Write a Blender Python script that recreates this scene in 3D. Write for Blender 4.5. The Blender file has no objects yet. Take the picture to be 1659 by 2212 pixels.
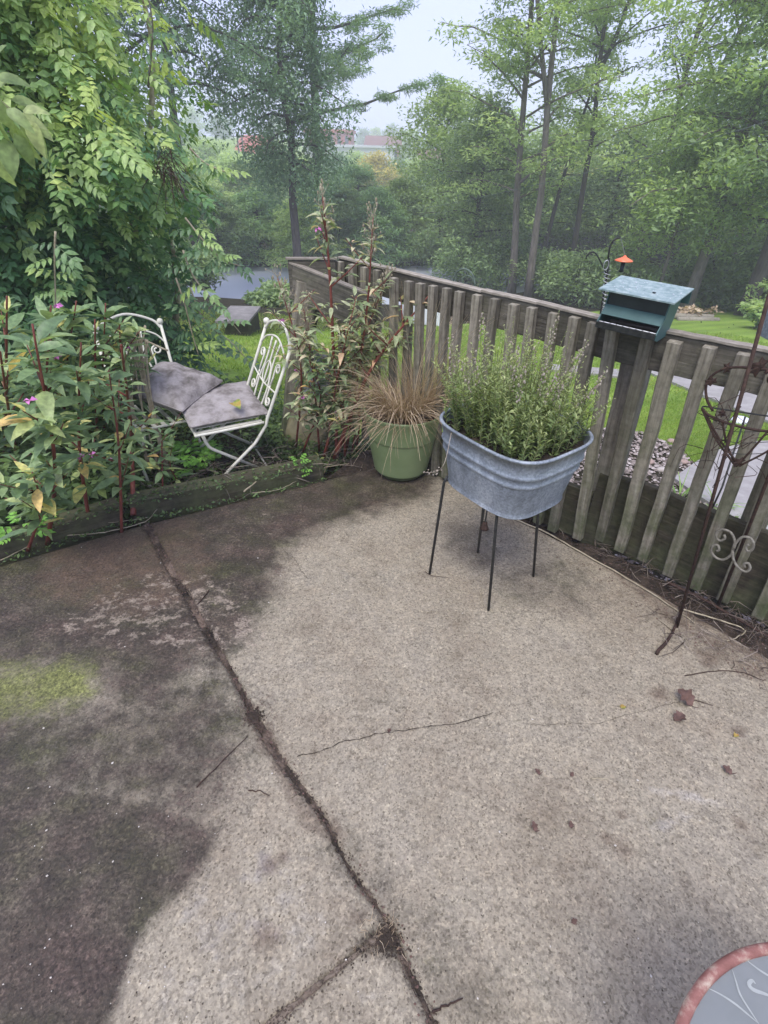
import bpy, math, random
import numpy as np
from mathutils import Vector, Matrix
R = math.radians
rng = np.random.default_rng(7)
random.seed(7)
sc = bpy.context.scene
col = sc.collection

# ------------------------------------------------------------------ camera
F_PX = 1126.0; PITCH = R(35.2); ROLL = R(1.4); CAM_H = 1.6
r0 = np.array([1, 0, 0.]); fwd = np.array([0, math.cos(PITCH), -math.sin(PITCH)]); u0 = np.array([0, math.sin(PITCH), math.cos(PITCH)])
rt = math.cos(ROLL)*r0 + math.sin(ROLL)*u0; up = math.cos(ROLL)*u0 - math.sin(ROLL)*r0
CAM = np.array([0, 0, CAM_H])
cd = bpy.data.cameras.new("camera"); cam = bpy.data.objects.new("camera", cd); col.objects.link(cam)
cam.matrix_world = Matrix(((rt[0], up[0], -fwd[0], 0), (rt[1], up[1], -fwd[1], 0), (rt[2], up[2], -fwd[2], CAM_H), (0, 0, 0, 1)))
cd.sensor_fit = 'VERTICAL'; cd.sensor_height = 36; cd.lens = 36*F_PX/2212; cd.clip_start = 0.02; cd.clip_end = 3000
sc.camera = cam
# ------------------------------------------------------------------ world, sun, exposure
w = bpy.data.worlds.new("World"); sc.world = w; w.use_nodes = True
nt = w.node_tree; nt.nodes.clear()
sky = nt.nodes.new('ShaderNodeTexSky'); sky.sky_type = 'NISHITA'; sky.sun_disc = False
sky.sun_elevation = R(63); sky.sun_rotation = R(200); sky.dust_density = 3.0; sky.air_density = 1.0; sky.ozone_density = 1.5
mixn = nt.nodes.new('ShaderNodeMix'); mixn.data_type = 'RGBA'; mixn.inputs[0].default_value = 0.78
mixn.inputs[7].default_value = (7.2, 7.8, 12.3, 1)
bg = nt.nodes.new('ShaderNodeBackground'); bg.inputs[1].default_value = 0.062
wo = nt.nodes.new('ShaderNodeOutputWorld')
nt.links.new(sky.outputs[0], mixn.inputs[6]); nt.links.new(mixn.outputs[2], bg.inputs[0]); nt.links.new(bg.outputs[0], wo.inputs[0])
sl = bpy.data.lights.new("sun", 'SUN'); sl.energy = 1.5; sl.angle = R(30); sl.color = (1, .97, .92)
so = bpy.data.objects.new("sun", sl); col.objects.link(so); so.rotation_euler = (R(27), 0, R(-20)); so.location = (0, 0, 12)
sc.view_settings.view_transform = 'Standard'; sc.view_settings.look = 'None'; sc.view_settings.exposure = 1.16; sc.view_settings.gamma = 1
sc.view_settings.use_curve_mapping = False

# ------------------------------------------------------------------ placing helpers
def ray(x, y): return (x-829.5)/F_PX*rt + (1106-y)/F_PX*up + fwd
def P(x, y, z=0.):
    d = ray(x, y); return CAM + (z-CAM_H)/d[2]*d
def D(x, y, Y):
    d = ray(x, y); return CAM + d*(Y/d[1])
def nrm(v):
    v = np.asarray(v, float); return v/(np.linalg.norm(v)+1e-12)
def G(x, y):
    x = np.asarray(x, float); y = np.asarray(y, float)
    q = np.maximum(0, .95*y + .25*x - .34*np.maximum(x-3, 0) - 2.9)
    lawn = -0.12 - 0.17*q - .03*np.sin(q*.5)
    pond = -2.72
    z = np.where(q < 17, np.maximum(lawn, pond), pond)
    q2 = np.clip((y-26)/90, 0, 1)
    z = z + q2*q2*(3-2*q2)*1.3
    z = z + np.clip((y-120)/200, 0, 1)*1.5
    z = z + np.clip((x-8-.1*y)/30, 0, 1)*1.5*(np.clip((y-14)/10, 0, 1))
    z = z + np.clip((-x-9)/20, 0, 1)*3.0*(np.clip((y-6)/10, 0, 1))
    return z
def Gp(x, y, off=0.):
    d = ray(x, y); t = 1.0
    while t < 400:
        q = CAM + d*t
        if q[2] < G(q[0], q[1]) + off: break
        t *= 1.004
    return q

# ------------------------------------------------------------------ materials
def rgb(r, g, b): return (r, g, b, 1)
def new_mat(name):
    m = bpy.data.materials.new(name); m.use_nodes = True
    n = m.node_tree.nodes; b = n['Principled BSDF']
    return m, n, m.node_tree.links, b
def ramp(n, stops):
    r = n.new('ShaderNodeValToRGB'); e = r.color_ramp.elements
    while len(e) < len(stops): e.new(0.5)
    for i, (p_, c) in enumerate(stops): e[i].position = p_; e[i].color = (*c, 1)
    return r
def noise(n, l, scale, detail=4, rough=.6, vec=None, dist=0):
    t = n.new('ShaderNodeTexNoise'); t.inputs['Scale'].default_value = scale; t.inputs['Detail'].default_value = detail
    t.inputs['Roughness'].default_value = rough; t.inputs['Distortion'].default_value = dist
    if vec is not None: l.new(vec, t.inputs['Vector'])
    return t
def mix(n, l, a, b, f, mode='MIX'):
    m = n.new('ShaderNodeMix'); m.data_type = 'RGBA'; m.blend_type = mode
    for s, v in ((0, f), (6, a), (7, b)):
        if isinstance(v, (int, float)): m.inputs[s].default_value = v
        elif isinstance(v, tuple): m.inputs[s].default_value = (*v[:3], 1)
        else: l.new(v, m.inputs[s])
    return m.outputs[2]
def mathn(n, l, op, a, b=0., clamp=False):
    m = n.new('ShaderNodeMath'); m.operation = op; m.use_clamp = clamp
    for s, v in ((0, a), (1, b)):
        if isinstance(v, (int, float)): m.inputs[s].default_value = v
        else: l.new(v, m.inputs[s])
    return m.outputs[0]
def coords(n, l, kind='Object', scale=(1, 1, 1)):
    c = n.new('ShaderNodeTexCoord'); mp = n.new('ShaderNodeMapping'); mp.inputs['Scale'].default_value = scale
    if kind == 'World':
        g = n.new('ShaderNodeNewGeometry'); l.new(g.outputs['Position'], mp.inputs['Vector'])
    else: l.new(c.outputs[kind], mp.inputs['Vector'])
    return mp.outputs[0]
def bump(n, l, b, h, strength, dist=.01):
    bp = n.new('ShaderNodeBump'); bp.inputs['Strength'].default_value = strength; bp.inputs['Distance'].default_value = dist
    l.new(h, bp.inputs['Height']); l.new(bp.outputs[0], b.inputs['Normal'])
def noisy(name, stops, scale=10, rough=.8, bstr=.3, bscale=None, stretch=(1, 1, 1), metal=0, kind='Object', spec=.3, detail=6, bdist=.004):
    m, n, l, b = new_mat(name)
    v = coords(n, l, kind, stretch)
    t = noise(n, l, scale, detail, .65, v); r = ramp(n, stops); l.new(t.outputs[0], r.inputs[0]); l.new(r.outputs[0], b.inputs['Base Color'])
    b.inputs['Roughness'].default_value = rough; b.inputs['Metallic'].default_value = metal; b.inputs['Specular IOR Level'].default_value = spec
    if bstr:
        t2 = noise(n, l, bscale or scale*3, 4, .6, v); bump(n, l, b, t2.outputs[0], bstr, bdist)
    return m
def leafm(name, stops, attr='tint', rough=.5, trans=.35, spec=.35, bright=1.8):
    """leaf material; the tint runs over the stops leaf by leaf"""
    m, n, l, b = new_mat(name)
    if attr == 'obj':
        a = n.new('ShaderNodeObjectInfo').outputs['Random']
    else:
        an = n.new('ShaderNodeAttribute'); an.attribute_name = 'tint'; a = an.outputs['Fac']
    r = ramp(n, stops); l.new(a, r.inputs[0])
    v = coords(n, l, 'World'); t = noise(n, l, 60, 2, .5, v)
    r2 = ramp(n, [(.3, (.72, .72, .72)), (.7, (1.2, 1.2, 1.15))]); l.new(t.outputs[0], r2.inputs[0])
    c = mix(n, l, r.outputs[0], r2.outputs[0], 1.0, 'MULTIPLY'); c = mix(n, l, c, (bright, bright*.97, bright*1.08), 1.0, 'MULTIPLY')
    l.new(c, b.inputs['Base Color']); b.inputs['Roughness'].default_value = rough; b.inputs['Specular IOR Level'].default_value = spec
    tr = n.new('ShaderNodeBsdfTranslucent'); l.new(mix(n, l, c, (1.15, 1.15, .6), 1.0, 'MULTIPLY'), tr.inputs[0])
    ms = n.new('ShaderNodeMixShader'); ms.inputs[0].default_value = trans
    l.new(b.outputs[0], ms.inputs[1]); l.new(tr.outputs[0], ms.inputs[2]); l.new(ms.outputs[0], n['Material Output'].inputs[0])
    return m

def concrete_mat():
    m, n, l, b = new_mat('stained_concrete')
    v = coords(n, l, 'World')
    def attr(nm):
        a = n.new('ShaderNodeAttribute'); a.attribute_name = nm; return a.outputs['Fac']
    big = noise(n, l, 2.2, 5, .6, v).outputs[0]; mid = noise(n, l, 14, 6, .65, v).outputs[0]; fine = noise(n, l, 90, 5, .75, v).outputs[0]
    gr = n.new('ShaderNodeTexVoronoi'); gr.inputs['Scale'].default_value = 210; l.new(v, gr.inputs['Vector'])
    grain = ramp(n, [(0, (.34, .32, .29)), (.22, (.74, .72, .69)), (.45, (.98, .97, .95)), (.75, (1.10, 1.09, 1.06)), (.9, (1.28, 1.26, 1.21)), (1, (1.65, 1.62, 1.56))]); l.new(gr.outputs['Color'], grain.inputs[0])
    gr2 = n.new('ShaderNodeTexVoronoi'); gr2.inputs['Scale'].default_value = 75; gr2.inputs['Randomness'].default_value = 1; l.new(v, gr2.inputs['Vector'])
    peb = ramp(n, [(.0, (1.35, 1.33, 1.3)), (.18, (1, 1, 1)), (.6, (.9, .9, .9)), (1, (.72, .7, .68))]); l.new(gr2.outputs['Distance'], peb.inputs[0])
    base = ramp(n, [(.30, (.215, .176, .130)), (.5, (.315, .277, .212)), (.70, (.385, .348, .278))])
    l.new(mathn(n, l, 'ADD', mathn(n, l, 'MULTIPLY', big, .6), mathn(n, l, 'MULTIPLY', mid, .4)), base.inputs[0])
    c = mix(n, l, base.outputs[0], peb.outputs[0], .55, 'MULTIPLY')
    # dark algae, broken up at its edge
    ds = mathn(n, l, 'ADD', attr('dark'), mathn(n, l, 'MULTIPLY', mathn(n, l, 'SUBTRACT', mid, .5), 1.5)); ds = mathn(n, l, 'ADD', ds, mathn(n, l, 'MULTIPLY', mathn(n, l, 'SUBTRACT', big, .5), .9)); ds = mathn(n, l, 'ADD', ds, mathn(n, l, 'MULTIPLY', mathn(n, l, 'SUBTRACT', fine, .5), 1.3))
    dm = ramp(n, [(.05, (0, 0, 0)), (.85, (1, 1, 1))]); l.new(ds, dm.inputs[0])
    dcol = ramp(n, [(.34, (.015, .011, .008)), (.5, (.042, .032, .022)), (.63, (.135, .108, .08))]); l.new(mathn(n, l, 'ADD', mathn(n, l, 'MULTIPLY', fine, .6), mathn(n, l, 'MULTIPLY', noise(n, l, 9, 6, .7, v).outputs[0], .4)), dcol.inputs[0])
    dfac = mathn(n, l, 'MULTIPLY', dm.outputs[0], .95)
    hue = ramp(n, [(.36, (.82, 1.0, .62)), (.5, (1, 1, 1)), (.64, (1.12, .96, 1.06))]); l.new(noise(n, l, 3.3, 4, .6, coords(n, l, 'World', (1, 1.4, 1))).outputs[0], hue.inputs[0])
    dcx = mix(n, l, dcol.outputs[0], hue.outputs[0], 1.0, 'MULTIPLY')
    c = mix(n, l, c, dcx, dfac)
    # brown earth staining
    bs = mathn(n, l, 'ADD', attr('dirt'), mathn(n, l, 'MULTIPLY', mathn(n, l, 'SUBTRACT', mid, .5), 1.5))
    bm = ramp(n, [(.3, (0, 0, 0)), (.8, (1, 1, 1))]); l.new(bs, bm.inputs[0])
    c = mix(n, l, c, (.115, .078, .055), mathn(n, l, 'MULTIPLY', bm.outputs[0], .75))
    # flaked pale patches
    fl = mathn(n, l, 'ADD', attr('flake'), mathn(n, l, 'MULTIPLY', mathn(n, l, 'SUBTRACT', noise(n, l, 15, 7, .78, coords(n, l, 'World', (.9, 1.25, 1))).outputs[0], .5), 3.4))
    fm = ramp(n, [(.78, (0, 0, 0)), (.95, (1, 1, 1))]); l.new(fl, fm.inputs[0])
    c = mix(n, l, c, (.30, .25, .20), mathn(n, l, 'MULTIPLY', fm.outputs[0], .7))
    # moss
    ms = mathn(n, l, 'ADD', attr('moss'), mathn(n, l, 'MULTIPLY', mathn(n, l, 'SUBTRACT', mid, .5), 1.2))
    mm = ramp(n, [(.22, (0, 0, 0)), (.85, (1, 1, 1))]); l.new(ms, mm.inputs[0])
    mcol = ramp(n, [(.36, (.05, .055, .014)), (.5, (.13, .145, .038)), (.66, (.27, .29, .09))]); l.new(fine, mcol.inputs[0])
    c = mix(n, l, c, mcol.outputs[0], mathn(n, l, 'MULTIPLY', mm.outputs[0], .88))
    # whitish scuffs
    pw = mathn(n, l, 'ADD', attr('pale'), mathn(n, l, 'MULTIPLY', mathn(n, l, 'SUBTRACT', mid, .5), .9))
    pm = ramp(n, [(.45, (0, 0, 0)), (.95, (1, 1, 1))]); l.new(pw, pm.inputs[0])
    c = mix(n, l, c, (.50, .48, .48), mathn(n, l, 'MULTIPLY', pm.outputs[0], .55))
    g3 = n.new('ShaderNodeTexVoronoi'); g3.inputs['Scale'].default_value = 88; l.new(v, g3.inputs['Vector'])
    sp3 = n.new('ShaderNodeSeparateColor'); l.new(g3.outputs['Color'], sp3.inputs[0])
    gr3 = ramp(n, [(0, (.60, .58, .55)), (.25, (.93, .92, .90)), (.75, (1.03, 1.02, 1.0)), (1, (1.35, 1.32, 1.26))]); l.new(sp3.outputs[1], gr3.inputs[0])
    c = mix(n, l, c, gr3.outputs[0], .5, 'MULTIPLY')
    pt = noise(n, l, 5, 6, .72, v).outputs[0]; ptr = ramp(n, [(.32, (.78, .765, .74)), (.5, (1, 1, 1)), (.68, (1.10, 1.09, 1.07))]); l.new(pt, ptr.inputs[0])
    c = mix(n, l, c, ptr.outputs[0], .8, 'MULTIPLY')
    c = mix(n, l, c, grain.outputs[0], .95, 'MULTIPLY')
    l.new(c, b.inputs['Base Color'])
    b.inputs['Specular IOR Level'].default_value = .35
    rr = n.new('ShaderNodeMapRange'); rr.inputs[1].default_value = 0; rr.inputs[2].default_value = 1; rr.inputs[3].default_value = .85; rr.inputs[4].default_value = .62
    l.new(dfac, rr.inputs[0]); l.new(rr.outputs[0], b.inputs['Roughness'])
    h = mathn(n, l, 'ADD', mathn(n, l, 'MULTIPLY', fine, .7), mathn(n, l, 'MULTIPLY', gr2.outputs['Distance'], -.5))
    h = mathn(n, l, 'ADD', h, mathn(n, l, 'MULTIPLY', mid, .9))
    bump(n, l, b, h, .9, .006)
    return m

def wood_mat(name, lo, md, hi, green=.5, gz=(.1, .8)):
    m, n, l, b = new_mat(name)
    v = coords(n, l, 'Object', (1.2, 22, 22)); oi = n.new('ShaderNodeObjectInfo')
    t = noise(n, l, 2.2, 7, .7, v, .4); r = ramp(n, [(.28, lo), (.5, md), (.72, hi)]); l.new(t.outputs[0], r.inputs[0])
    g = n.new('ShaderNodeNewGeometry'); sp = n.new('ShaderNodeSeparateXYZ'); l.new(g.outputs['Position'], sp.inputs[0])
    mr = n.new('ShaderNodeMapRange'); mr.inputs[1].default_value = gz[0]; mr.inputs[2].default_value = gz[1]; mr.inputs[3].default_value = 1; mr.inputs[4].default_value = .12
    l.new(sp.outputs[2], mr.inputs[0])
    wn = noise(n, l, 7, 5, .65, coords(n, l, 'World')); wr = ramp(n, [(.35, (0, 0, 0)), (.65, (1, 1, 1))]); l.new(wn.outputs[0], wr.inputs[0])
    f = mathn(n, l, 'MULTIPLY', mathn(n, l, 'MULTIPLY', mr.outputs[0], wr.outputs[0]), green)
    c = mix(n, l, r.outputs[0], (.085, .10, .045), f)
    br = n.new('ShaderNodeMapRange'); br.inputs[3].default_value = .75; br.inputs[4].default_value = 1.25; l.new(oi.outputs['Random'], br.inputs[0])
    cb = n.new('ShaderNodeCombineColor')
    for i in range(3): l.new(br.outputs[0], cb.inputs[i])
    c = mix(n, l, c, cb.outputs[0], 1.0, 'MULTIPLY')
    blot = noise(n, l, 30, 4, .7, coords(n, l, 'World')); b2 = ramp(n, [(.3, (.6, .6, .6)), (.6, (1.1, 1.1, 1.1))]); l.new(blot.outputs[0], b2.inputs[0])
    c = mix(n, l, c, b2.outputs[0], .8, 'MULTIPLY')
    l.new(c, b.inputs['Base Color']); b.inputs['Roughness'].default_value = .85; b.inputs['Specular IOR Level'].default_value = .2
    bump(n, l, b, t.outputs[0], .8, .006)
    return m

M = {}
M['concrete'] = concrete_mat()
M['wood'] = wood_mat('weathered_wood', (.075, .062, .045), (.22, .196, .150), (.36, .33, .265), 1.0, (.1, 1.0))
M['post'] = wood_mat('pale_post', (.12, .105, .085), (.24, .215, .18), (.36, .33, .29), .75, (.1, .75))
M['woodtop'] = wood_mat('bleached_wood', (.16, .14, .11), (.29, .255, .205), (.40, .36, .30), .25, (.1, .9))
M['wooddark'] = wood_mat('damp_board', (.018, .015, .010), (.050, .042, .028), (.105, .088, .062), .85, (-.1, .5))
M['railwood'] = wood_mat('rail_board', (.045, .040, .030), (.115, .102, .082), (.21, .19, .155), .45, (.6, 1.3))
M['soil'] = noisy('soil', [(.3, (.016, .012, .009)), (.55, (.05, .036, .026)), (.75, (.11, .08, .06))], 25, .95, .9, 60, kind='World', bdist=.02)
M['galv'] = noisy('galvanised_steel', [(.32, (.17, .19, .215)), (.5, (.27, .30, .335)), (.66, (.40, .43, .465))], 34, .5, .15, 120, metal=.35, spec=.5)
M['pot'] = noisy('green_plastic', [(.3, (.15, .205, .085)), (.7, (.215, .275, .13))], 4, .42, .05, 60, spec=.5)
M['potbase'] = noisy('dirty_green_plastic', [(.3, (.055, .075, .03)), (.7, (.11, .145, .06))], 8, .6, .1)
def galv_mat():
    m, n, l, b = new_mat('spangled_zinc'); v = coords(n, l, 'World')
    vo = n.new('ShaderNodeTexVoronoi'); vo.inputs['Scale'].default_value = 150; l.new(v, vo.inputs['Vector']); sp = n.new('ShaderNodeSeparateColor'); l.new(vo.outputs['Color'], sp.inputs[0])
    a = noise(n, l, 9, 5, .65, coords(n, l, 'World', (1, 1, .35))).outputs[0]; r = ramp(n, [(.3, (.155, .175, .20)), (.5, (.25, .28, .315)), (.7, (.37, .40, .435))]); l.new(a, r.inputs[0])
    r2 = ramp(n, [(0, (.78, .79, .80)), (.5, (1, 1, 1)), (1, (1.22, 1.22, 1.22))]); l.new(sp.outputs[0], r2.inputs[0]); c = mix(n, l, r.outputs[0], r2.outputs[0], 1.0, 'MULTIPLY')
    st = noise(n, l, 22, 4, .7, coords(n, l, 'World', (1, 1, .12))).outputs[0]; sr = ramp(n, [(.60, (0, 0, 0)), (.74, (1, 1, 1))]); l.new(st, sr.inputs[0]); c = mix(n, l, c, (.13, .12, .11), mathn(n, l, 'MULTIPLY', sr.outputs[0], .45))
    l.new(c, b.inputs['Base Color']); b.inputs['Metallic'].default_value = .3; b.inputs['Roughness'].default_value = .55; b.inputs['Specular IOR Level'].default_value = .5
    bump(n, l, b, noise(n, l, 12, 3, .6, v).outputs[0], .35, .012); return m
M['galv'] = galv_mat()
M['rust'] = noisy('rusty_iron', [(.3, (.022, .014, .011)), (.6, (.065, .036, .026)), (.8, (.12, .066, .045))], 60, .75, .4, 200, metal=.2)
M['iron'] = noisy('dark_iron', [(.3, (.018, .02, .02)), (.7, (.06, .06, .055))], 60, .55, .3, 200, metal=.4)
M['scroll'] = noisy('worn_iron', [(.3, (.10, .09, .07)), (.7, (.30, .28, .23))], 60, .6, .3, 200, metal=.3)
M['greeniron'] = noisy('green_iron', [(.3, (.05, .075, .055)), (.7, (.15, .19, .15))], 40, .5, .2, 200)
M['cream'] = noisy('chipped_cream_paint', [(.25, (.30, .26, .18)), (.4, (.62, .60, .50)), (.7, (.74, .72, .62))], 30, .5, .3, 120)
M['cushion'] = noisy('mildewed_grey_fabric', [(.28, (.05, .045, .037)), (.42, (.17, .15, .138)), (.55, (.31, .28, .27)), (.75, (.42, .385, .38))], 9, .95, .5, 90, kind='World')
M['teal'] = noisy('teal_painted_steel', [(.3, (.035, .082, .080)), (.7, (.062, .128, .125))], 10, .5, .1, 60)
M['tealroof'] = noisy('weathered_teal_roof', [(.3, (.14, .20, .20)), (.5, (.24, .315, .31)), (.7, (.40, .46, .45))], 45, .55, .3, 200)
M['smoke'] = noisy('dark_hopper_panel', [(.3, (.008, .012, .014)), (.7, (.025, .034, .036))], 10, .35, .1)
M['orange'] = noisy('orange_plastic', [(.3, (.75, .13, .045)), (.7, (.88, .20, .08))], 8, .35, 0, spec=.5)
M['wire'] = noisy('bright_wire', [(.3, (.35, .36, .37)), (.7, (.6, .6, .6))], 20, .35, 0, metal=.6)
M['glass'] = None
M['petal'] = noisy('dry_petal', [(.3, (.42, .38, .32)), (.7, (.62, .58, .52))], 40, .8, 0)
M['terra'] = noisy('worn_terracotta_paint', [(.3, (.17, .070, .055)), (.48, (.25, .11, .09)), (.56, (.34, .21, .165)), (.66, (.46, .39, .30))], 30, .6, .3, 90)
M['white'] = noisy('white_paint', [(.3, (.66, .68, .72)), (.7, (.78, .79, .82))], 4, .5, .05)
M['straw'] = leafm('dry_straw', [(0, (.14, .10, .058)), (.35, (.26, .195, .115)), (.7, (.38, .305, .19)), (1, (.48, .41, .28))], trans=.25, bright=1.55)
M['litter'] = leafm('dull_straw', [(0, (.05, .038, .028)), (.5, (.12, .092, .065)), (1, (.26, .22, .165))], trans=.1, bright=1.0)
M['redstem'] = noisy('red_stem', [(.3, (.10, .022, .016)), (.55, (.19, .05, .036)), (.75, (.22, .13, .07))], 25, .5, .2, 90)
M['greenstem'] = noisy('green_stem', [(.3, (.10, .12, .04)), (.7, (.22, .22, .10))], 25, .5, .2, 90)
M['palestem'] = noisy('pale_dry_stem', [(.3, (.22, .18, .11)), (.7, (.48, .42, .30))], 25, .7, .2, 90)
M['weed'] = leafm('weed_leaf', [(0, (.055, .09, .040)), (.4, (.09, .14, .062)), (.86, (.14, .19, .08)), (.93, (.20, .24, .09)), (.98, (.34, .31, .10)), (1, (.36, .24, .09))], 'obj', bright=2.4, rough=.4)
M['weeddry'] = leafm('dry_weed_leaf', [(0, (.10, .14, .06)), (.45, (.17, .21, .105)), (.75, (.26, .27, .155)), (.93, (.34, .30, .18)), (1, (.36, .22, .12))], 'obj', bright=2.1)
M['fill'] = leafm('ground_leaf', [(0, (.025, .045, .016)), (.5, (.06, .10, .032)), (.85, (.11, .17, .05)), (1, (.2, .24, .07))])
M['vine'] = leafm('vine_leaf', [(0, (.045, .085, .04)), (.35, (.07, .125, .055)), (.7, (.11, .18, .065)), (1, (.19, .26, .075))], 'obj', rough=.4, spec=.45, bright=2.1)
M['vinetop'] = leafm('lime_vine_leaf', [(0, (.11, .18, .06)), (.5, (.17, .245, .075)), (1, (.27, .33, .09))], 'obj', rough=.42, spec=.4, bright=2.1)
M['vinebulk'] = leafm('vine_bulk_leaf', [(0, (.028, .065, .028)), (.35, (.05, .115, .04)), (.65, (.13, .205, .065)), (1, (.27, .33, .09))], rough=.4, spec=.45, bright=2.15)
M['bigleaf'] = leafm('pale_overhang_leaf', [(0, (.15, .21, .085)), (.6, (.22, .28, .11)), (1, (.30, .34, .15))], 'obj', trans=.5, bright=1.75)
M['herb'] = leafm('herb_leaf', [(0, (.07, .11, .04)), (.4, (.14, .19, .065)), (.8, (.24, .285, .11)), (1, (.33, .35, .16))])
M['bloom'] = noisy('faded_blossom', [(.3, (.22, .17, .12)), (.7, (.50, .44, .37))], 60, .8, 0)
M['pink'] = noisy('pink_petal', [(.3, (.48, .13, .36)), (.7, (.62, .24, .50))], 30, .6, 0)
M['locust'] = leafm('locust_leaf', [(0, (.09, .135, .055)), (.5, (.145, .20, .08)), (1, (.22, .28, .11))], trans=.5, bright=2.9)
M['darkleaf'] = leafm('dark_tree_leaf', [(0, (.045, .085, .045)), (.5, (.08, .13, .07)), (1, (.13, .19, .10))], trans=.4, bright=2.9)
M['pineleaf'] = leafm('pine_needles', [(0, (.05, .095, .045)), (.5, (.09, .15, .06)), (1, (.15, .22, .085))], trans=.35, bright=2.9)
M['shrubleaf'] = leafm('shrub_leaf', [(0, (.04, .07, .03)), (.5, (.08, .12, .05)), (1, (.14, .19, .075))], trans=.4, bright=2.9)
M['yellowleaf'] = leafm('autumn_leaf', [(0, (.16, .17, .045)), (.5, (.28, .25, .06)), (1, (.42, .36, .09))], trans=.4)
M['bark'] = noisy('bark', [(.3, (.10, .085, .07)), (.7, (.26, .23, .19))], 14, .95, .7, 30, stretch=(1, 1, .25), bdist=.03)
M['barkdark'] = noisy('dark_bark', [(.3, (.04, .036, .032)), (.7, (.12, .105, .09))], 14, .95, .7, 30, stretch=(1, 1, .25), bdist=.03)
M['grassblade'] = leafm('grass_blade', [(0, (.10, .16, .03)), (.5, (.15, .23, .04)), (.85, (.22, .28, .06)), (1, (.32, .30, .12))], trans=.4)
M['path'] = noisy('path_concrete', [(.3, (.26, .24, .225)), (.55, (.34, .32, .30)), (.75, (.42, .40, .375))], 6, .9, .4, 90, kind='World')
M['pebblebed'] = leafm('pebble_bed', [(0, (.10, .085, .065)), (.35, (.20, .17, .135)), (.7, (.32, .275, .225)), (1, (.48, .44, .38))], trans=0, rough=.85, spec=.2, bright=1.0)
M['pebble'] = noisy('pebble', [(.3, (.22, .19, .16)), (.5, (.36, .32, .28)), (.7, (.55, .50, .46))], 14, .8, .2, kind='World')
M['rockpink'] = noisy('pinkish_stone', [(.3, (.26, .18, .15)), (.7, (.45, .34, .29))], 9, .85, .4)
M['brick'] = noisy('red_brick', [(.3, (.36, .085, .06)), (.7, (.46, .13, .09))], 2, .9, 0)
M['palewall'] = noisy('pale_wall', [(.3, (.48, .48, .50)), (.7, (.56, .56, .58))], .3, .9, 0)
M['roofbrown'] = noisy('brown_roof', [(.3, (.17, .09, .075)), (.7, (.24, .13, .11))], .5, .9, 0)
M['greyroof'] = noisy('grey_roof', [(.3, (.15, .14, .13)), (.7, (.27, .25, .235))], 6, .9, .3)
M['window'] = noisy('window_glass', [(.3, (.03, .035, .045)), (.7, (.06, .07, .08))], 3, .2, 0, spec=.5)
M['paper'] = noisy('printed_bag', [(.35, (.13, .12, .10)), (.5, (.26, .23, .13)), (.7, (.33, .30, .20))], 5, .4, .3, 30, spec=.5)
M['plastic'] = noisy('grey_plastic_film', [(.35, (.13, .13, .14)), (.55, (.30, .31, .33)), (.7, (.52, .54, .58))], 14, .3, .4, 30, spec=.6)
M['brownleaf'] = noisy('dead_brown_leaf', [(.3, (.06, .035, .028)), (.7, (.17, .10, .08))], 40, .8, .3)
M['turnleaf'] = noisy('turning_leaf', [(.38, (.30, .13, .05)), (.5, (.38, .32, .07)), (.62, (.14, .22, .05))], 22, .6, .2)
M['sand'] = noisy('bare_bank', [(.3, (.15, .13, .10)), (.7, (.3, .26, .2))], .5, .9, .2, kind='World')

def glass_table():
    m, n, l, b = new_mat('frosted_table_glass')
    v = coords(n, l, 'World')
    t = noise(n, l, 5, 4, .6, v); r = ramp(n, [(.35, (.20, .22, .215)), (.7, (.27, .285, .28))]); l.new(t.outputs[0], r.inputs[0])
    sp = ramp(n, [(.0, (.25, .25, .25)), (.09, (1, 1, 1))]); vo = n.new('ShaderNodeTexVoronoi'); vo.inputs['Scale'].default_value = 28; l.new(v, vo.inputs['Vector']); l.new(vo.outputs['Distance'], sp.inputs[0])
    l.new(mix(n, l, r.outputs[0], sp.outputs[0], .7, 'MULTIPLY'), b.inputs['Base Color'])
    b.inputs['Roughness'].default_value = .5; b.inputs['Specular IOR Level'].default_value = .5
    bump(n, l, b, noise(n, l, 160, 2, .5, v).outputs[0], .15, .002)
    tr = n.new('ShaderNodeBsdfTransparent'); ms = n.new('ShaderNodeMixShader'); ms.inputs[0].default_value = .38
    l.new(b.outputs[0], ms.inputs[1]); l.new(tr.outputs[0], ms.inputs[2]); l.new(ms.outputs[0], n['Material Output'].inputs[0])
    return m
M['glass'] = glass_table()
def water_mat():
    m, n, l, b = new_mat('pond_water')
    b.inputs['Base Color'].default_value = rgb(.58, .61, .70); b.inputs['Roughness'].default_value = .12; b.inputs['Specular IOR Level'].default_value = 1.0; b.inputs['IOR'].default_value = 1.33  # pale lavender base: the sky's reflection is put into the water's colour
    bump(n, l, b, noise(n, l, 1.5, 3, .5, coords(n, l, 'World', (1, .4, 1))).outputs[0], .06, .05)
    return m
M['water'] = water_mat()
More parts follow.
